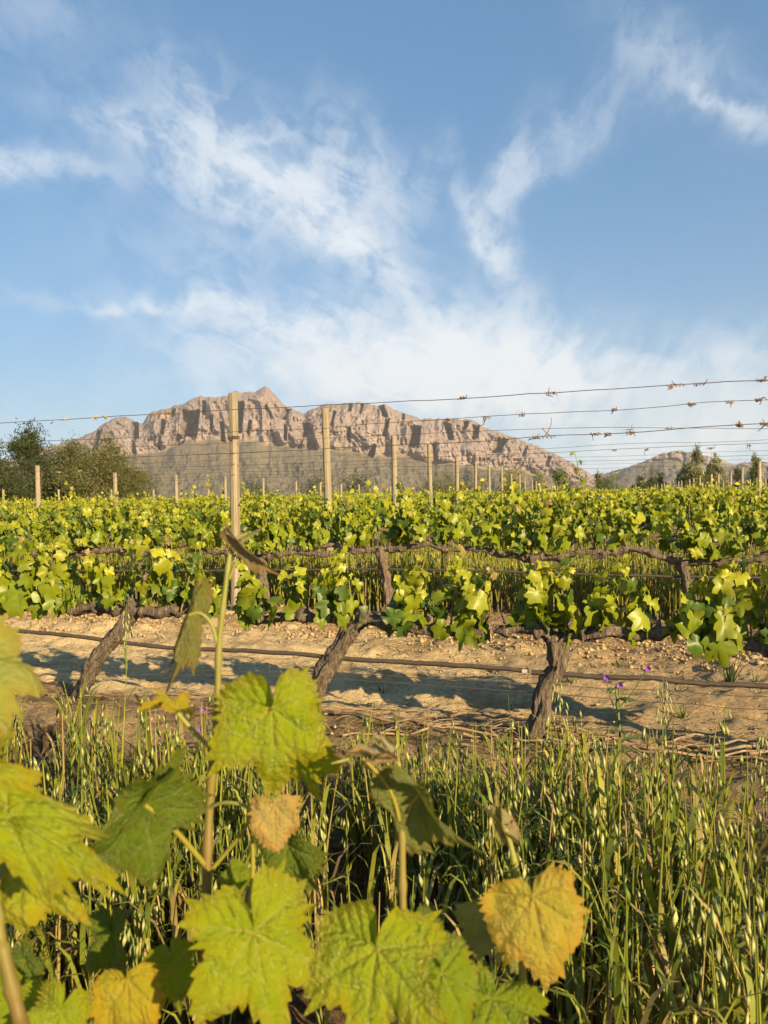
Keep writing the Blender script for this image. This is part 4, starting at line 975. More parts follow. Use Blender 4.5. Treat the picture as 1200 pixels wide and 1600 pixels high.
# ------------------------------------------------------------------ oats
def oat_field(name, n, w0, w1, x0, x1, h0, h1, seed, lod, label, dens=None, hmod=None):
    rng = np.random.default_rng(seed); mb = MB()
    x = rng.uniform(x0, x1, n * 3); w = rng.uniform(w0, w1, n * 3); y = w - ROWT * x
    keep = y > .95
    if dens is not None: keep &= rng.random(n * 3) < dens(x, w)
    x, w, y = x[keep][:n], w[keep][:n], y[keep][:n]; m = len(x)
    h = rng.uniform(h0, h1, m) * (1 if hmod is None else hmod(x, w)) * (1 + .18 * fbm(x * 2.0, w * 2.0, seed, 2))
    z = ground_h(x, y) - .01
    base = np.stack([x, y, z], -1)
    la = rng.uniform(0, 6.28, m); lm = np.abs(rng.normal(0, .10, m)) * h
    top = base + np.stack([np.cos(la) * lm, np.sin(la) * lm, h], -1)
    mid = base + (top - base) * .5 + np.stack([-np.cos(la) * lm * .18, -np.sin(la) * lm * .18, 0 * h], -1)
    green = np.array([.115, .150, .022]) if lod == 0 else np.array([.22, .24, .035]); lgreen = np.array([.34, .33, .05]); straw = np.array([.40, .29, .12]); brown = np.array([.20, .12, .06]); pale = np.array([.52, .51, .20])
    dry = rng.random(m) < .2
    c_top = np.where(dry[:, None], straw, green + (lgreen - green) * rng.random((m, 1))); c_bot = np.where(rng.random((m, 1)) < .45, brown * 1.3, straw * .8) 
    # stems (3-sided)
    rs = rng.uniform(.0018, .0036, m) * (1.0 if lod == 0 else 1.7)
    pts = [base, base + (mid - base) * .7, mid + (top - mid) * .3, top]; rr = [1.15, 1, .8, .35]; G = []; GC = []
    f_ = [0, .35, .7, 1]
    for p_, r_, t_ in zip(pts, rr, f_):
        for a in (0, 2.09, 4.19):
            G.append(p_ + (rs * r_)[:, None] * np.array([math.cos(a), math.sin(a), 0])); GC.append(c_bot + (c_top - c_bot) * min(1, t_ * 2.2))
    G = np.stack(G, 1); GC = np.stack(GC, 1)
    F = []
    for a in range(3):
        for q in range(3): F.append((a * 3 + q, a * 3 + (q + 1) % 3, a * 3 + 3 + (q + 1) % 3, a * 3 + 3 + q))
    F = (np.array(F)[None] + (np.arange(m) * 12)[:, None, None]).reshape(-1, 4)
    mb.add(G.reshape(-1, 3), F, GC.reshape(-1, 3))
    # blades
    def blades(f0, f1, len0, len1, wd, upf):
        f = rng.uniform(f0, f1, m)[:, None]; s = base + (top - base) * f
        a = rng.uniform(0, 6.28, m); o = np.stack([np.cos(a), np.sin(a), 0 * a], -1); sd = np.stack([-np.sin(a), np.cos(a), 0 * a], -1)
        L = rng.uniform(len0, len1, m)[:, None]; up = rng.uniform(upf - .35, upf + .2, m)[:, None]; wv = rng.uniform(.6, 1.3, m)[:, None] * wd
        P = []; dr = (rng.random((m, 1)) < .30) & (f < .45)
        c = np.where(dr, straw * rng.uniform(.7, 1.1, (m, 1)), green + (lgreen - green) * rng.random((m, 1))); cc = []
        for u in (0, .3, .6, .85, 1.0):
            ctr = s + o * L * (u * .20 + .22 * u * u) + np.array([0, 0, 1.]) * L * (up * u - .55 * u ** 3)
            ww = wv * (1 - u ** 2.2) * (.75 + .5 * u) if u < 1 else wv * 0.03
            P += [ctr - sd * ww, ctr + sd * ww]; cc += [c, c]
        P = np.stack(P, 1); cc = np.stack(cc, 1)
        F = np.array([(2 * i, 2 * i + 1, 2 * i + 3, 2 * i + 2) for i in range(4)]); F = (F[None] + (np.arange(m) * 10)[:, None, None]).reshape(-1, 4)
        mb.add(P.reshape(-1, 3), F, cc.reshape(-1, 3))
    k = 1.0 if lod == 0 else 1.3
    blades(.12, .45, .14, .30, .0058 * k, 1.15); blades(.4, .75, .10, .22, .0050 * k, 1.05)
    if lod == 0: blades(.02, .3, .16, .34, .0062, 1.3); blades(.0, .12, .10, .26, .0038, 1.3)
    # hanging spikelets
    ns = 12 if lod == 0 else 3
    pan = rng.random(m) < (.40 if lod == 0 else .8)
    for q in range(ns):
        f = rng.uniform(.55, 1.0, m)[:, None]; s = base + (top - base) * f
        a = la + rng.normal(0, .9, m); rd = rng.uniform(.004, .034, m) * (1.25 - f[:, 0] * .6)
        c0 = s + np.stack([np.cos(a) * rd, np.sin(a) * rd, rng.uniform(-.006, .012, m)], -1)
        L = rng.uniform(.023, .037, m) * (1 if lod == 0 else 1.3); wd = L * rng.uniform(.10, .15, m)
        has = pan & (rng.random(m) < (.85 if lod == 0 else .7)); L = np.where(has, L, 0.0005); wd = np.where(has, wd, .0001)
        dx = np.stack([np.cos(a) * .22, np.sin(a) * .22, -np.ones(m)], -1)
        P = [c0] 
        for b in (0, 2.09, 4.19): P.append(c0 + dx * (L * .42)[:, None] + wd[:, None] * np.stack([np.cos(a + b), np.sin(a + b), 0 * a], -1))
        P.append(c0 + dx * L[:, None]); P = np.stack(P, 1)
        F = np.array([(0, 1, 2), (0, 2, 3), (0, 3, 1), (4, 2, 1), (4, 3, 2), (4, 1, 3)]); F = (F[None] + (np.arange(m) * 5)[:, None, None]).reshape(-1, 3)
        c = np.where(rng.random((m, 1)) < .78, pale * rng.uniform(.6, 1.1, (m, 1)), green * 1.3)
        mb.add(P.reshape(-1, 3), F, np.repeat(c, 5, 0))
    o = obj(name, mb.mesh(name, True, True), M['grass']); tag(o, label, 'oat grass', None, 'stuff')
    return o
def d_near(x, w):
    edge = 1.98 + .16 * vnoise(x * 1.6, w * 0, 8) + .10 * sstep(-.3, -1.0, x) + .08 * sstep(.3, .9, x)
    clump = .10 + .90 * sstep(-.25, .20, fbm(x * 3.0, w * 3.0, 61, 2))
    return np.where(w < edge, clump, .06 * (w < edge + .35))
oat_field('oat_grass', 1750, 1.12, 2.62, -2.0, 2.2, .22, .43, 1, 0, 'green oats with pale hanging grains growing in front of the sandy strip', d_near, lambda x, w: 1 - .35 * sstep(1.9, 2.5, w))
oat_field('oat_grass', 7000, 5.95, 7.9, -6.0, 6.0, .34, .50, 2, 1, 'yellow green strip of oats behind the second vine row', lambda x, w: np.full_like(x, .8))
oat_field('oat_grass', 4500, 11.2, 13.2, -8.5, 8.5, .27, .40, 3, 1, 'far strip of oats showing between the middle vine rows', lambda x, w: np.full_like(x, .8))

def oat_plant(px, py_top, w, seed, label, h=None, lean=(0.02, 0)):
    """one tall wild oat with its own panicle"""
    rng = np.random.default_rng(seed); t = on_row(px, py_top, w=w); b = np.array([t[0] - lean[0], t[1], 0]); b[2] = gz(b)
    root = empty('wild_oat', b); T = t - b
    mb = MB(); P = resample(np.array([[0, 0, -.01], T * .5 + [lean[0] * .3, 0, 0], T]), 12); tube(mb, P, np.linspace(.0022, .0006, 12), 6, (.22, .24, .07))
    obj('stem', mb.mesh('stem', True, True), M['shoot'], root)
    for i in range(3):
        f = .15 + .2 * i; q = P[int(f * 11)]; a = rng.uniform(0, 6.28); o_ = np.array([math.cos(a), math.sin(a), 0]); sd = np.array([-o_[1], o_[0], 0]); L = rng.uniform(.12, .2); bl = []
        for u in np.linspace(0, 1, 7):
            c = q + o_ * L * (.5 * u) + np.array([0, 0, L * (u - .6 * u * u)]); ww = .004 * (1 - u ** 2) + .0002; bl.append([c - sd * ww, c + [0, 0, -.001], c + sd * ww])
        m2 = MB(); m2.grid(np.array(bl), col=(.13, .18, .04)); obj('blade', m2.mesh('blade', True, True), M['grass'], root)
    for i in range(22):
        f = rng.uniform(.62, 1.0); q = np.array([np.interp(f * 11, np.arange(12), P[:, k_]) for k_ in range(3)]); a = rng.uniform(0, 6.28)
        e = q + np.array([math.cos(a), math.sin(a), .2]) * rng.uniform(.006, .034) * (1.3 - f * .8); L = rng.uniform(.018, .027); d = np.array([math.cos(a) * .25, math.sin(a) * .25, -1.0])
        m2 = MB(); tube(m2, np.array([q, (q + e) / 2 + [0, 0, .003], e]), .0005, 3, (.3, .3, .12), cap=False)
        tube(m2, np.array([e, e + d * L * .25, e + d * L * .55, e + d * L]), [.0004, .0026, .0023, .0003], 5, (.45, .44, .19))
        obj('spikelet', m2.mesh('spikelet', True, True), M['grass'], root)
    tag(root, label, 'wild oat')
oat_plant(197, 945, 2.55, 1, 'single tall wild oat crossing the leaning pale trunk', lean=(.03, 0))
oat_plant(875, 1060, 2.45, 2, 'single wild oat standing between the shaggy trunk and purple flowers')
oat_plant(1036, 1058, 2.5, 3, 'single pale wild oat with drooping grains between purple flowers and dark grass clump')
oat_plant(935, 1150, 2.2, 4, 'short heavy headed wild oat at the foot of the purple flowers')
oat_plant(900, 1165, 2.1, 5, 'heavy headed wild oat next to the base of the shaggy trunk')
oat_plant(1195, 1140, 2.2, 6, 'tall wild oat before the dry prunings and dark grass clump')

def tuft(px, py, n, L, seed, label, col=(.09, .13, .03)):
    rng = np.random.default_rng(seed); d = ray(px, py); t = -CAM_H / d[2]; b = P0 + d * t; b[2] = gz(b)
    root = empty('grass_tuft', b)
    for i in range(n):
        a = rng.uniform(0, 6.28); o_ = np.array([math.cos(a), math.sin(a), 0]); sd = np.array([-o_[1], o_[0], 0]); l = L * rng.uniform(.6, 1.15); sp = rng.uniform(.2, .7); bl = []
        s0 = o_ * rng.uniform(0, .015)
        for u in np.linspace(0, 1, 6):
            c = s0 + o_ * l * sp * u ** 1.4 + np.array([0, 0, l * (u - .3 * sp * u * u) - .01]); ww = .0042 * (1 - u ** 1.8) + .0002; bl.append([c - sd * ww, c + o_ * -.0012, c + sd * ww])
        m2 = MB(); m2.grid(np.array(bl), col=np.array(col) * rng.uniform(.8, 1.3)); obj('blade', m2.mesh('blade', True, True), M['grass'], root)
    tag(root, label, 'grass')
tuft(1140, 1058, 22, .16, 1, 'dark green grass clump under the big lit leaves by the hose', (.05, .085, .025))
tuft(968, 1040, 6, .09, 2, 'small fresh grass tuft beside the hose near the purple flowers', (.12, .16, .04))
tuft(1079, 1052, 4, .07, 3, 'pair of short upright blades between the hose and the dark clump', (.13, .17, .05))
tuft(690, 1030, 9, .05, 4, 'low seedling grass patch behind the middle of the hose', (.14, .17, .05))
tuft(765, 1040, 9, .06, 5, 'little dark grass seedling on the sand behind the hose joint', (.07, .1, .03))
tuft(598, 1090, 8, .06, 6, 'small pale grass seedling on sand below the hose', (.15, .17, .06))
tuft(508, 1085, 7, .07, 7, 'thin grass seedling at the foot of the leaning middle trunk', (.13, .16, .05))
tuft(1068, 1125, 10, .10, 8, 'thin grass tuft growing through the dry prunings', (.12, .15, .04))
tuft(890, 1085, 7, .10, 9, 'grass tuft right against the shaggy trunk', (.11, .14, .04))
tuft(1180, 1060, 9, .08, 10, 'low weed behind the hose beyond the dark grass clump', (.08, .12, .03))
tuft(10, 1075, 8, .07, 11, 'small tuft on pale sand beyond the long leaning trunk', (.14, .16, .05))

def flower_weed(px, py, w, h, seed, heads, label):
    rng = np.random.default_rng(seed); t = on_row(px, py, w=w); b = np.array([t[0], t[1], 0]); b[2] = gz(b)
    root = empty('flowering_weed', b); H = t[2] - b[2]
    mb = MB(); P = resample(np.array([[0, 0, -.01], [.01, 0, H * .5], [0, 0, H]]), 10); tube(mb, P, np.linspace(.0055, .0028, 10), 6, (.17, .22, .06)); ends = []
    for (hx, hy) in heads:
        e = on_row(hx, hy, w=w) - b; s = P[int(rng.integers(5, 8))]; Q = resample(np.array([s, (s + e) / 2 + [0, 0, -.01], e]), 6); tube(mb, Q, np.linspace(.0022, .0014, 6), 5, (.14, .2, .06)); ends.append(e)
    obj('stem', mb.mesh('stem', True, True), M['shoot'], root)
    for i in range(26):
        q = P[int(rng.integers(1, 10))]; a = rng.uniform(0, 6.28); o_ = np.array([math.cos(a), math.sin(a), .35]); sd = np.array([-o_[1], o_[0], 0]); L = rng.uniform(.04, .085); bl = []
        for u in np.linspace(0, 1, 6):
            c = q + o_ * L * u + np.array([0, 0, -.3 * L * u * u]); ww = .008 * math.sin(math.pi * min(1, u * .85 + .12)) + .0003; bl.append([c - sd * ww, c + [0, 0, -.002], c + sd * ww])
        m2 = MB(); m2.grid(np.array(bl), col=np.array([.10, .16, .04]) * rng.uniform(.8, 1.3)); obj('leaf', m2.mesh('leaf', True, True), M['grass'], root)
    for e in ends:
        m2 = MB()
        for q in range(5):
            a = q * 1.256 + rng.normal(0, .1); o_ = np.array([math.cos(a), -.5, math.sin(a)]); sd = unit(np.cross(o_, [0, -1, 0])); bl = []
            for u in np.linspace(0, 1, 5):
                c = e + unit(o_) * .010 * u + np.array([0, -.006, 0]) * u; ww = .0048 * math.sin(math.pi * (.15 + .72 * u)); bl.append([c - sd * ww, c, c + sd * ww])
            m2.grid(np.array(bl))
        tube(m2, np.array([e + [0, .012, 0], e + [0, .004, 0], e]), [.001, .004, .006], 6)
        obj('flower', m2.mesh('flower'), M['petal'], root)
    tag(root, label, 'flower')
flower_weed(962, 1075, 2.62, .4, 1, [(946, 1058), (967, 1070), (1011, 1044)], 'leafy weed with purple flowers growing beside the shaggy trunk')
flower_weed(345, 1140, 2.35, .3, 2, [(318, 1108), (312, 1140), (322, 1150)], 'purple flowers half hidden behind the tall foreground shoot')

# ------------------------------------------------------------------ prunings, straw, clods, stones
rng = np.random.default_rng(9)
def cane(x, w, L, a, seed, lift, label, group, r=.004):
    g = np.random.default_rng(seed); P = []
    c = np.array([x, w - ROWT * x, 0]); d = E_ROW * math.cos(a) + N_ROW * math.sin(a); sd = np.array([-d[1], d[0], 0]); b1, b2 = g.normal(0, .05, 2)
    for u in np.linspace(-.5, .5, 9):
        q = c + d * L * u + sd * (b1 * (u * u) * 4 * L + b2 * L * math.sin(u * 7)); q[2] = gz(q) + lift + .012 * abs(math.sin(u * 5 + seed)); P.append(q)
    mb = MB(); P = np.array(P); rr = r * np.linspace(1.1, .6, 9) * (1 + .3 * (np.arange(9) % 3 == 0)); tube(mb, P - c, rr, 6, bark=.12, seed=seed)
    if g.random() < .5:
        s = P[5] - c; tube(mb, np.array([s, s + d * .05 + sd * .03 + [0, 0, .012], s + d * .10 + sd * .05 + [0, 0, .015]]), [r * .7, r * .5, r * .3], 5)
    o = obj('pruned_cane', mb.mesh('pruned_cane'), M['cane'], None, c); tag(o, label, 'cane', group)
for i in range(46):
    x = rng.uniform(-.15, 1.55); w = 2.93 + rng.normal(0, .10) + .03 * (x - .6)
    cane(x, w, rng.uniform(.15, .55), rng.normal(0, .28), 100 + i, rng.uniform(.004, .035), 'dry brown pruned cane in the heap along the foot of the shaggy trunk', 'prunings heaped at the foot of the first row', rng.uniform(.0022, .005))
for i in range(22):
    x = rng.uniform(-1.7, -.1); w = 3.0 + rng.normal(0, .12)
    cane(x, w, rng.uniform(.12, .4), rng.normal(0, .25), 200 + i, .004, 'thin dry cane lying on the pale sand near the leaning trunks', 'loose canes on the pale sand', rng.uniform(.0015, .003))
for i in range(26):
    x = rng.uniform(-.3, 2.2); w = 5.15 + rng.normal(0, .25)
    cane(x, w, rng.uniform(.12, .4), rng.normal(0, .4), 300 + i, .004, 'dry cane lying below the oats at the back of the sandy strip', 'canes at the back of the sandy strip', rng.uniform(.002, .0045))
cane(-.02, 2.88, .42, -.28, 401, .03, 'pale forked cane lying on the sand under the middle of the hose', None, .006)
mb = MB(); n = 16000
for i in range(n):
    x = rng.uniform(-3.5, 3.5) if rng.random() < .6 else rng.uniform(-.2, 2.2); m_ = rng.random()
    w = 2.98 + rng.normal(0, .2) if m_ < .45 else 5.3 + rng.normal(0, .4) if m_ < .75 else rng.uniform(2.2, 5.6)
    y = w - ROWT * x
    if y < 1.2: continue
    L = rng.uniform(.015, .07); a = rng.normal(0, .7) - .35; d = np.array([math.cos(a), math.sin(a), rng.normal(0, .18)]); z = float(ground_h(x, y)) + rng.uniform(.002, .012)
    p = np.array([x, y, z]); sd = np.array([-d[1], d[0], 0]) * rng.uniform(.0008, .002); c = np.array([.36, .26, .13]) * rng.choice([rng.uniform(.15, .4), rng.uniform(.5, 1.3)])
    mb.add(np.array([p - sd, p + sd, p + d * L + sd * .5, p + d * L - sd * .5, p + d * L * .5 + [0, 0, .002]]), np.array([(0, 1, 4), (1, 2, 4), (2, 3, 4), (3, 0, 4)]), c)
tag(obj('dry_straw', mb.mesh('dry_straw', False, True), M['grass']), 'scattered dry straw and bark bits on the sandy ground', 'straw', None, 'stuff')
# soil clods
mb = MB(); oc = np.array([[1, 0, 0], [-1, 0, 0], [0, 1, 0], [0, -1, 0], [0, 0, 1], [0, 0, -1.]]); of = np.array([(0, 2, 4), (2, 1, 4), (1, 3, 4), (3, 0, 4), (2, 0, 5), (1, 2, 5), (3, 1, 5), (0, 3, 5)])
for i in range(7000):
    x = rng.uniform(-3.2, 3.2); w = rng.choice([rng.uniform(2.6, 5.6), 5.1 + rng.normal(0, .25), 5.0 + rng.normal(0, .3)]); y = w - ROWT * x
    s = .003 + abs(rng.normal(0, .0045)) * (1.5 if w > 4.6 else .7); p = np.array([x, y, float(ground_h(x, y)) + s * .3])
    mb.add(p + (oc * rng.uniform(.6, 1.3, (6, 1)) + rng.normal(0, .15, (6, 3))) * s, of)
tag(obj('soil_clods', mb.mesh('soil_clods', True), M['clod']), 'crumbly clods of dry soil on the sandy strip', 'soil', None, 'stuff')
def stone(px, py, s, seed, label):
    d = ray(px, py); b = P0 + d * (-CAM_H / d[2]); b[2] = gz(b); g = np.random.default_rng(seed); mb = MB()
    th = np.linspace(0, math.pi, 9); ph = np.linspace(0, 2 * math.pi, 12, endpoint=False); TH, PH = np.meshgrid(th, ph, indexing='ij')
    r = s * (1 + .25 * fbm(np.cos(PH) * np.sin(TH) * 1.5 + seed, np.cos(TH) * 1.5 + np.sin(PH) * np.sin(TH), seed, 3))
    mb.grid(np.stack([1.2 * r * np.sin(TH) * np.cos(PH), r * np.sin(TH) * np.sin(PH), .75 * r * np.cos(TH) + .3 * s], -1), wrap=True)
    tag(obj('stone', mb.mesh('stone'), M['stone'], None, b), label, 'stone')
stone(328, 968, .042, 1, 'rounded pale stone at the foot of the tallest post')
stone(359, 970, .045, 2, 'flatter pale stone lying close beside the rounded stone')
stone(455, 985, .035, 3, 'small earthy stone under the middle vine leaves')
stone(700, 1002, .03, 4, 'small stone in the shade beneath the twin leaf clusters')
stone(1180, 1030, .03, 5, 'little stone by the grass clump at the edge of the strip')

# ------------------------------------------------------------------ foreground vine (row nought), camera stands beside it
HI = {}
def hi_mesh(seed, **kw):
    key = (seed, tuple(sorted(kw.items())))
    if key not in HI:
        m_ = hi_leaf(seed, **kw); m_.materials.append(M['leaf_near']); HI[key] = m_
    return HI[key]
FG_W = 0.46
fg_base = np.array([-.03, FG_W + .02, 0.0])
fg = empty('grape_vine', fg_base)
tag(fg, 'foreground vine with very large glossy yellow green leaves and bronze young leaves', 'grape vine')
fg_arm = np.array([[0, 0, -.03], [.01, .0, .2], [.0, .0, .38]])
wood_parts(fg, fg_arm, .04, .034, [(np.array([[0, 0, .38], [-.15, .05, .40], [-.32, .12, .40], [-.46, .17, .41]]), .026, .018), (np.array([[0, 0, .38], [.14, -.05, .40], [.3, -.11, .40], [.46, -.17, .41]]), .026, .018)], 71, True)
G1 = (.30, .345, .010); G2 = (.22, .285, .009); G3 = (.36, .37, .018); BZ = (.46, .36, .05); BZ2 = (.52, .38, .13); YB = (.42, .34, .022); PL = (.30, .33, .10); DG = (.12, .17, .014); GB = (.28, .21, .11)
def fg_shoot(path, r0, r1, c0, c1, name='shoot', extra=()):
    P = np.array([at(a, b, z) for a, b, z in path]) - fg_base; n = 6 * len(P); Q = resample(P, n); t = np.linspace(0, 1, n)
    node = sum(.35 * np.exp(-((t - c) / .018) ** 2) for c in np.linspace(.12, .9, max(2, len(P))))
    mb = MB(); col = np.array(c0)[None] + (np.array(c1) - np.array(c0))[None] * t[:, None]
    tube(mb, Q, (r0 + (r1 - r0) * t) * (1 + node), 10, np.repeat(col[:, None, :], 10, 1), cap=False)
    for (pts, ra, rb, c) in extra:
        E = np.array([at(a, b, z) for a, b, z in pts]) - fg_base; E = resample(E, 12); tube(mb, E, np.linspace(ra, rb, 12), 8, c)
    return obj(name, mb.mesh(name, True, True), M['shoot'], fg)
def fg_leaf(sh, J, T, col, seed, spin=0.0, wscale=1.0, tilt=0.0, **kw):
    """J = where the stalk joins, T = tip: (px, py, depth)"""
    j = at(*J) - fg_base; t = at(*T) - fg_base; Y = unit(t - j); s = np.linalg.norm(t - j)
    N = unit(P0 - at(*J)); N = unit(N - Y * N.dot(Y)); X = np.cross(Y, N)
    a = R(spin); N2 = N * math.cos(a) + X * math.sin(a); X2 = np.cross(Y, N2)
    o = bpy.data.objects.new('leaf', hi_mesh(seed, **kw)); C.objects.link(o); o.parent = sh
    m = basis(j, X2 * wscale, Y, N2 * (wscale if kw.get('fold', 0) > .45 else 1.0), s); o.matrix_basis = m; o.color = (*col, 1)
    return o
SG = (.25, .21, .03); SB = (.15, .08, .022); SP = (.27, .26, .065)
# the tall shoot
z = .50
sA = fg_shoot([(318, 1620, .47), (322, 1400, .485), (328, 1250, .50), (339, 1120, .505), (342, 1010, .51), (352, 920, .515), (362, 845, .52)],   .0032, .0013, SB, SP, extra=[
    ([(341, 1012, .51), (330, 975, .51), (312, 958, .51), (292, 962, .51)], .0013, .001, SP),
    ([(333, 1172, .50), (300, 1140, .495), (272, 1108, .49)], .0016, .0012, SP),
    ([(337, 1168, .50), (370, 1150, .485), (405, 1130, .47), (424, 1106, .465)], .0016, .0013, SB),
    ([(326, 1358, .49), (285, 1310, .48), (250, 1275, .47), (226, 1258, .465)], .0017, .0014, SG),
    ([(328, 1362, .49), (355, 1330, .49), (384, 1292, .485), (392, 1255, .48)], .0014, .0010, SG),
    ([(318, 1266, .50), (350, 1254, .49), (385, 1260, .485), (404, 1275, .48), (428, 1256, .475)], .0012, .0010, SP),
    ([(358, 905, .515), (372, 872, .515), (382, 852, .515)], .0010, .0008, SP),
    ([(362, 848, .52), (375, 838, .52), (386, 834, .52)], .0012, .0008, SP),
    ([(362, 848, .52), (352, 832, .52), (350, 822, .52)], .0016, .0006, GB),
    ([(390, 1420, .47), (395, 1360, .475), (394, 1290, .48)], .0014, .0012, SG)])
fg_leaf(sA, (424, 1106, .465), (432, 1250, .455), G1, 1, spin=-8, wscale=.90, back=.66, cup=-.22, wave=.07, droop=.10, sinus=1.15)
fg_leaf(sA, (462, 1150, .50), (492, 1262, .50), G1, 2, spin=25, wscale=.62, cup=-.2, wave=.08)
fg_leaf(sA, (428, 1256, .47), (430, 1336, .465), BZ2, 3, spin=5, wscale=.68, back=.3, cup=-.2, wave=.05, sinus=.6, quilt=.8)
fg_leaf(sA, (292, 962, .51), (268, 1085, .50), (.22, .21, .07), 4, spin=-42, wscale=.42, fold=.95, droop=.2)
fg_leaf(sA, (296, 956, .51), (262, 1060, .505), (.24, .25, .06), 41, spin=-30, wscale=.30, fold=.9, droop=.3)
fg_leaf(sA, (274, 1110, .49), (222, 1096, .48), YB, 5, spin=60, wscale=.8, fold=.6, wave=.16, quilt=1.6)
fg_leaf(sA, (226, 1258, .465), (120, 1395, .45), DG, 6, spin=-48, wscale=.85, fold=.55, droop=.1)
fg_leaf(sA, (228, 1255, .465), (284, 1180, .47), DG, 61, spin=50, wscale=.7, fold=.5)
fg_leaf(sA, (380, 852, .515), (432, 905, .51), GB, 7, spin=40, wscale=.42, fold=.95, droop=.35)
fg_leaf(sA, (384, 836, .52), (411, 824, .52), (.40, .36, .22), 8, spin=60, wscale=.4, fold=1.0)
fg_leaf(sA, (356, 838, .52), (352, 815, .52), GB, 81, spin=20, wscale=.5, fold=1.0)
fg_leaf(sA, (372, 1365, .50), (345, 1395, .49), G2, 9, spin=20, wscale=.9)
fg_leaf(sA, (450, 1320, .52), (490, 1400, .51), DG, 10, spin=30, wscale=.8, fold=.3)
# big leaf right of centre
sB = fg_shoot([(640, 1680, .42), (634, 1540, .435), (629, 1400, .45), (628, 1300, .455), (626, 1240, .46), (622, 1190, .462)], .0026, .0015, SB, SP, extra=[
    ([(628, 1300, .455), (616, 1250, .455), (600, 1220, .455), (572, 1190, .455), (566, 1186, .455)], .0012, .0009, SG),
    ([(628, 1302, .455), (640, 1262, .455), (655, 1240, .455)], .0013, .0010, SG),
    ([(545, 1186, .455), (530, 1190, .45), (518, 1193, .45)], .0008, .0006, SP),
    ([(632, 1500, .44), (612, 1495, .43), (588, 1483, .42)], .0016, .0013, SG)])
fg_leaf(sB, (588, 1483, .42), (560, 1660, .395), G1, 11, spin=12, wscale=1.05, back=.7, cup=-.12, wave=.09, droop=.1, sinus=1.3)
fg_leaf(sB, (655, 1240, .455), (722, 1345, .45), (.19, .21, .045), 12, spin=52, wscale=.85, fold=.75, droop=.25, quilt=.6)
fg_leaf(sB, (652, 1245, .46), (622, 1262, .47), G2, 121, spin=30, wscale=.8)
fg_leaf(sB, (588, 1182, .455), (538, 1172, .45), (.42, .31, .17), 13, spin=78, wscale=.8, fold=.5, quilt=1.4)
fg_leaf(sB, (585, 1184, .455), (628, 1176, .455), (.42, .30, .18), 14, spin=75, wscale=.7, fold=.5, quilt=1.4)
fg_leaf(sB, (606, 1172, .455), (584, 1145, .455), (.46, .40, .26), 15, spin=60, wscale=.4, fold=.9)
fg_leaf(sB, (690, 1520, .42), (745, 1620, .40), G2, 16, spin=-20, wscale=.95, cup=-.35, wave=.1, droop=.3)
fg_leaf(sB, (660, 1470, .46), (705, 1560, .45), DG, 161, spin=-30, wscale=.95, cup=-.3)
fg_leaf(sB, (770, 1560, .42), (740, 1640, .40), G2, 162, spin=10, wscale=1.3, cup=-.3)
# left centre leaf
sC = fg_shoot([(430, 1690, .40), (425, 1560, .42), (415, 1440, .44), (400, 1400, .45)], .0026, .0018, SG, SP, extra=[([(420, 1500, .43), (408, 1478, .42), (397, 1458, .41)], .0016, .0013, SG)])
fg_leaf(sC, (397, 1456, .41), (432, 1640, .395), G1, 17, spin=-14, wscale=.88, cup=-.18, wave=.08, droop=.08, sinus=1.4)
fg_leaf(sC, (268, 1510, .45), (282, 1590, .44), G2, 18, spin=20, wscale=.8)
fg_leaf(sC, (480, 1225, .52), (464, 1195, .52), (.50, .40, .28), 19, spin=55, wscale=.7, fold=.9)
# shoot with the bronze leaf on the right
sD = fg_shoot([(820, 1700, .43), (818, 1600, .44), (816, 1500, .455), (812, 1400, .47), (800, 1330, .475), (788, 1290, .478)], .0028, .0014, SG, SP, extra=[
    ([(816, 1480, .455), (826, 1440, .445), (832, 1402, .44)], .0014, .0011, SG), ([(815, 1470, .458), (790, 1450, .46), (760, 1440, .465)], .0013, .001, SP)])
fg_leaf(sD, (832, 1401, .44), (862, 1540, .43), BZ, 20, spin=-6, wscale=.80, back=.42, cup=-.25, wave=.04, droop=.12, sinus=.55, quilt=.9)
fg_leaf(sD, (770, 1445, .47), (700, 1480, .46), PL, 21, spin=18, wscale=.75, fold=.3)
fg_leaf(sD, (800, 1450, .475), (822, 1525, .47), PL, 22, spin=-20, wscale=.8)
fg_leaf(sD, (787, 1296, .478), (748, 1252, .478), (.40, .34, .20), 23, spin=58, wscale=.55, fold=.9)
fg_leaf(sD, (788, 1292, .478), (776, 1238, .478), (.36, .34, .12), 24, spin=-40, wscale=.45, fold=1.0)
fg_leaf(sD, (790, 1298, .478), (806, 1280, .478), (.48, .34, .22), 25, spin=40, wscale=.5, fold=.8)
fg_leaf(sD, (830, 1560, .45), (842, 1590, .45), G2, 26, spin=15, wscale=.9)
# left edge shoot and leaves
sE = fg_shoot([(45, 1660, .36), (30, 1590, .37), (8, 1500, .375), (-4, 1440, .38), (-20, 1300, .385), (-40, 1120, .39), (-60, 1000, .395)], .0036, .002, SB, SP, extra=[
    ([(-30, 1210, .388), (-20, 1240, .37), (10, 1262, .36)], .0015, .0012, SG), ([(-10, 1400, .382), (0, 1370, .39), (20, 1340, .40)], .0014, .0012, SG), ([(-50, 1060, .392), (-70, 1040, .37), (-60, 1020, .35)], .0014, .0012, SG)])
fg_leaf(sE, (-52, 1030, .34), (5, 1140, .325), (.34, .35, .07), 27, spin=-25, wscale=1.0, cup=-.1, wave=.05, quilt=.4)
fg_leaf(sE, (-60, 1190, .37), (34, 1222, .36), G3, 28, spin=20, wscale=.75, cup=-.2)
fg_leaf(sE, (10, 1275, .36), (178, 1355, .345), G1, 29, spin=-18, wscale=.44, cup=-.28, wave=.08, droop=.25, sinus=1.1)
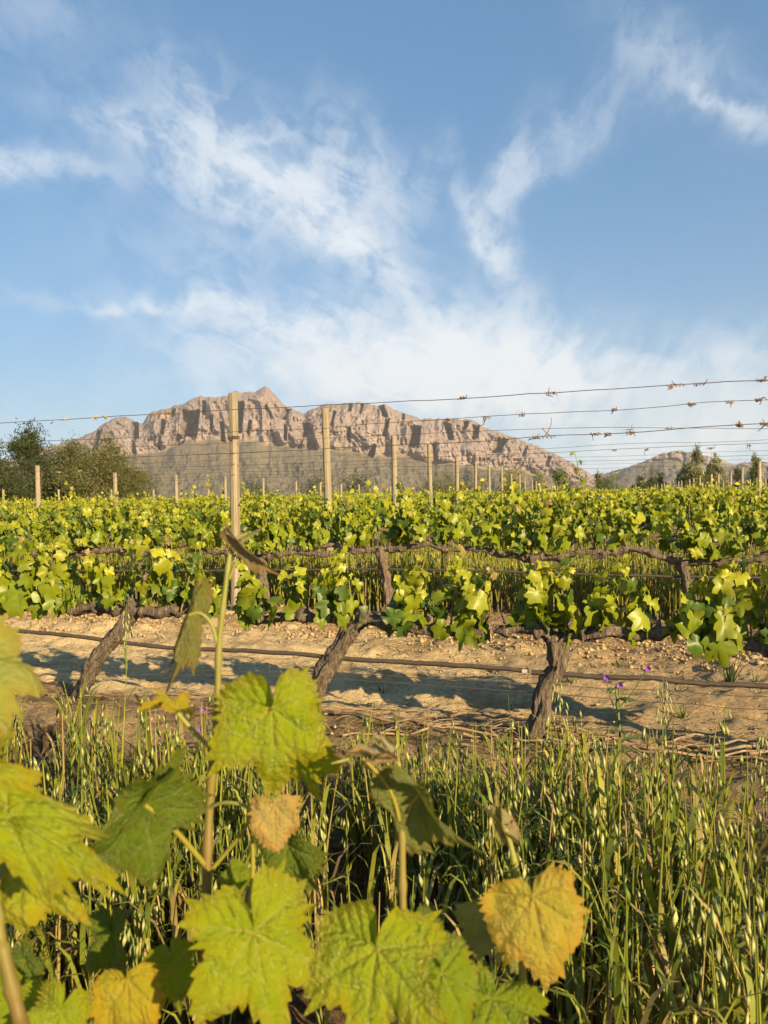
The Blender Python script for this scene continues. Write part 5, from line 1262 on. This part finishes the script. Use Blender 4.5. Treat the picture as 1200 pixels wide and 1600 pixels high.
fg_leaf(sE, (30, 1350, .42), (118, 1445, .40), G3, 30, spin=20, wscale=.62, cup=-.1)
fg_leaf(sE, (-30, 1360, .42), (12, 1440, .41), G3, 301, spin=10, wscale=.8, cup=-.1)
fg_leaf(sE, (175, 1460, .52), (168, 1552, .51), DG, 31, spin=25, wscale=.6, fold=.4)
fg_leaf(sE, (198, 1530, .43), (206, 1650, .42), YB, 32, spin=5, wscale=.62, back=.3, cup=-.15, wave=.04, sinus=.6)
fg_leaf(sE, (95, 1580, .42), (60, 1660, .41), G1, 33, spin=10, wscale=1.0)
fg_leaf(sE, (40, 1500, .50), (60, 1560, .49), DG, 34, spin=40, wscale=.7, fold=.4)
fg_leaf(sE, (20, 1560, .44), (-20, 1640, .43), G2, 35, spin=-20, wscale=1.0)
# more growth low on the same vine, below the frame, and its neighbours along the row that shade the oats
rng = np.random.default_rng(17)
for s in np.linspace(-.42, .42, 8):
    p = fg_arm[-1] + E_ROW * s + [0, 0, .03]
    d = unit(np.array([0, 0, 1.]) + E_ROW * rng.normal(0, .3) + N_ROW * rng.normal(-.1, .3))
    add_shoot_objects(fg, p, d, rng.uniform(.06, .10), 4, .045, rng)
for i, (s, lb) in enumerate([(1.05, 'leafy vine next to the foreground vine on its bronze leaf side'), (2.05, 'leafy vine second beyond the bronze leaf side of the foreground vine'), (3.05, 'leafy vine third beyond the bronze leaf side of the foreground vine'), (-1.15, 'leafy vine next to the foreground vine on its tall shoot side')]):
    p = np.array([0, FG_W, 0]) + E_ROW * s
    r = empty('grape_vine', (p[0], p[1], gz(p))); generic_vine(1300 + i, True, False, L=(.10, .32), nsh=.65, root=r, leaf_n=(4, 7), size=.055); tag(r, lb, 'grape vine')

# ------------------------------------------------------------------ air
HAZE = 0.000058
mb = MB(); a = 7600.0; z0, z1 = -6.0, 760.0
V = np.array([[x, y, zz] for zz in (z0, z1) for (x, y) in ((-a, -a), (a, -a), (a, a), (-a, a))])
mb.add(V, np.array([(0, 3, 2, 1), (4, 5, 6, 7), (0, 1, 5, 4), (1, 2, 6, 5), (2, 3, 7, 6), (3, 0, 4, 7)]))
hm = bpy.data.materials.new('haze'); hm.use_nodes = True; hm.node_tree.nodes.clear(); T = NT(hm.node_tree)
pv = T.node('ShaderNodeVolumePrincipled'); pv.inputs['Color'].default_value = (.88, .9, .95, 1); pv.inputs['Density'].default_value = HAZE; pv.inputs['Anisotropy'].default_value = 0.0
oo = T.node('ShaderNodeOutputMaterial'); T.l.new(pv.outputs[0], oo.inputs['Volume'])
hz = obj('haze', mb.mesh('haze', False), hm); tag(hz, 'thin evening haze softening the mountain', 'haze', None, 'stuff')
print('objects', len(bpy.data.objects), 'far vines', n_far)
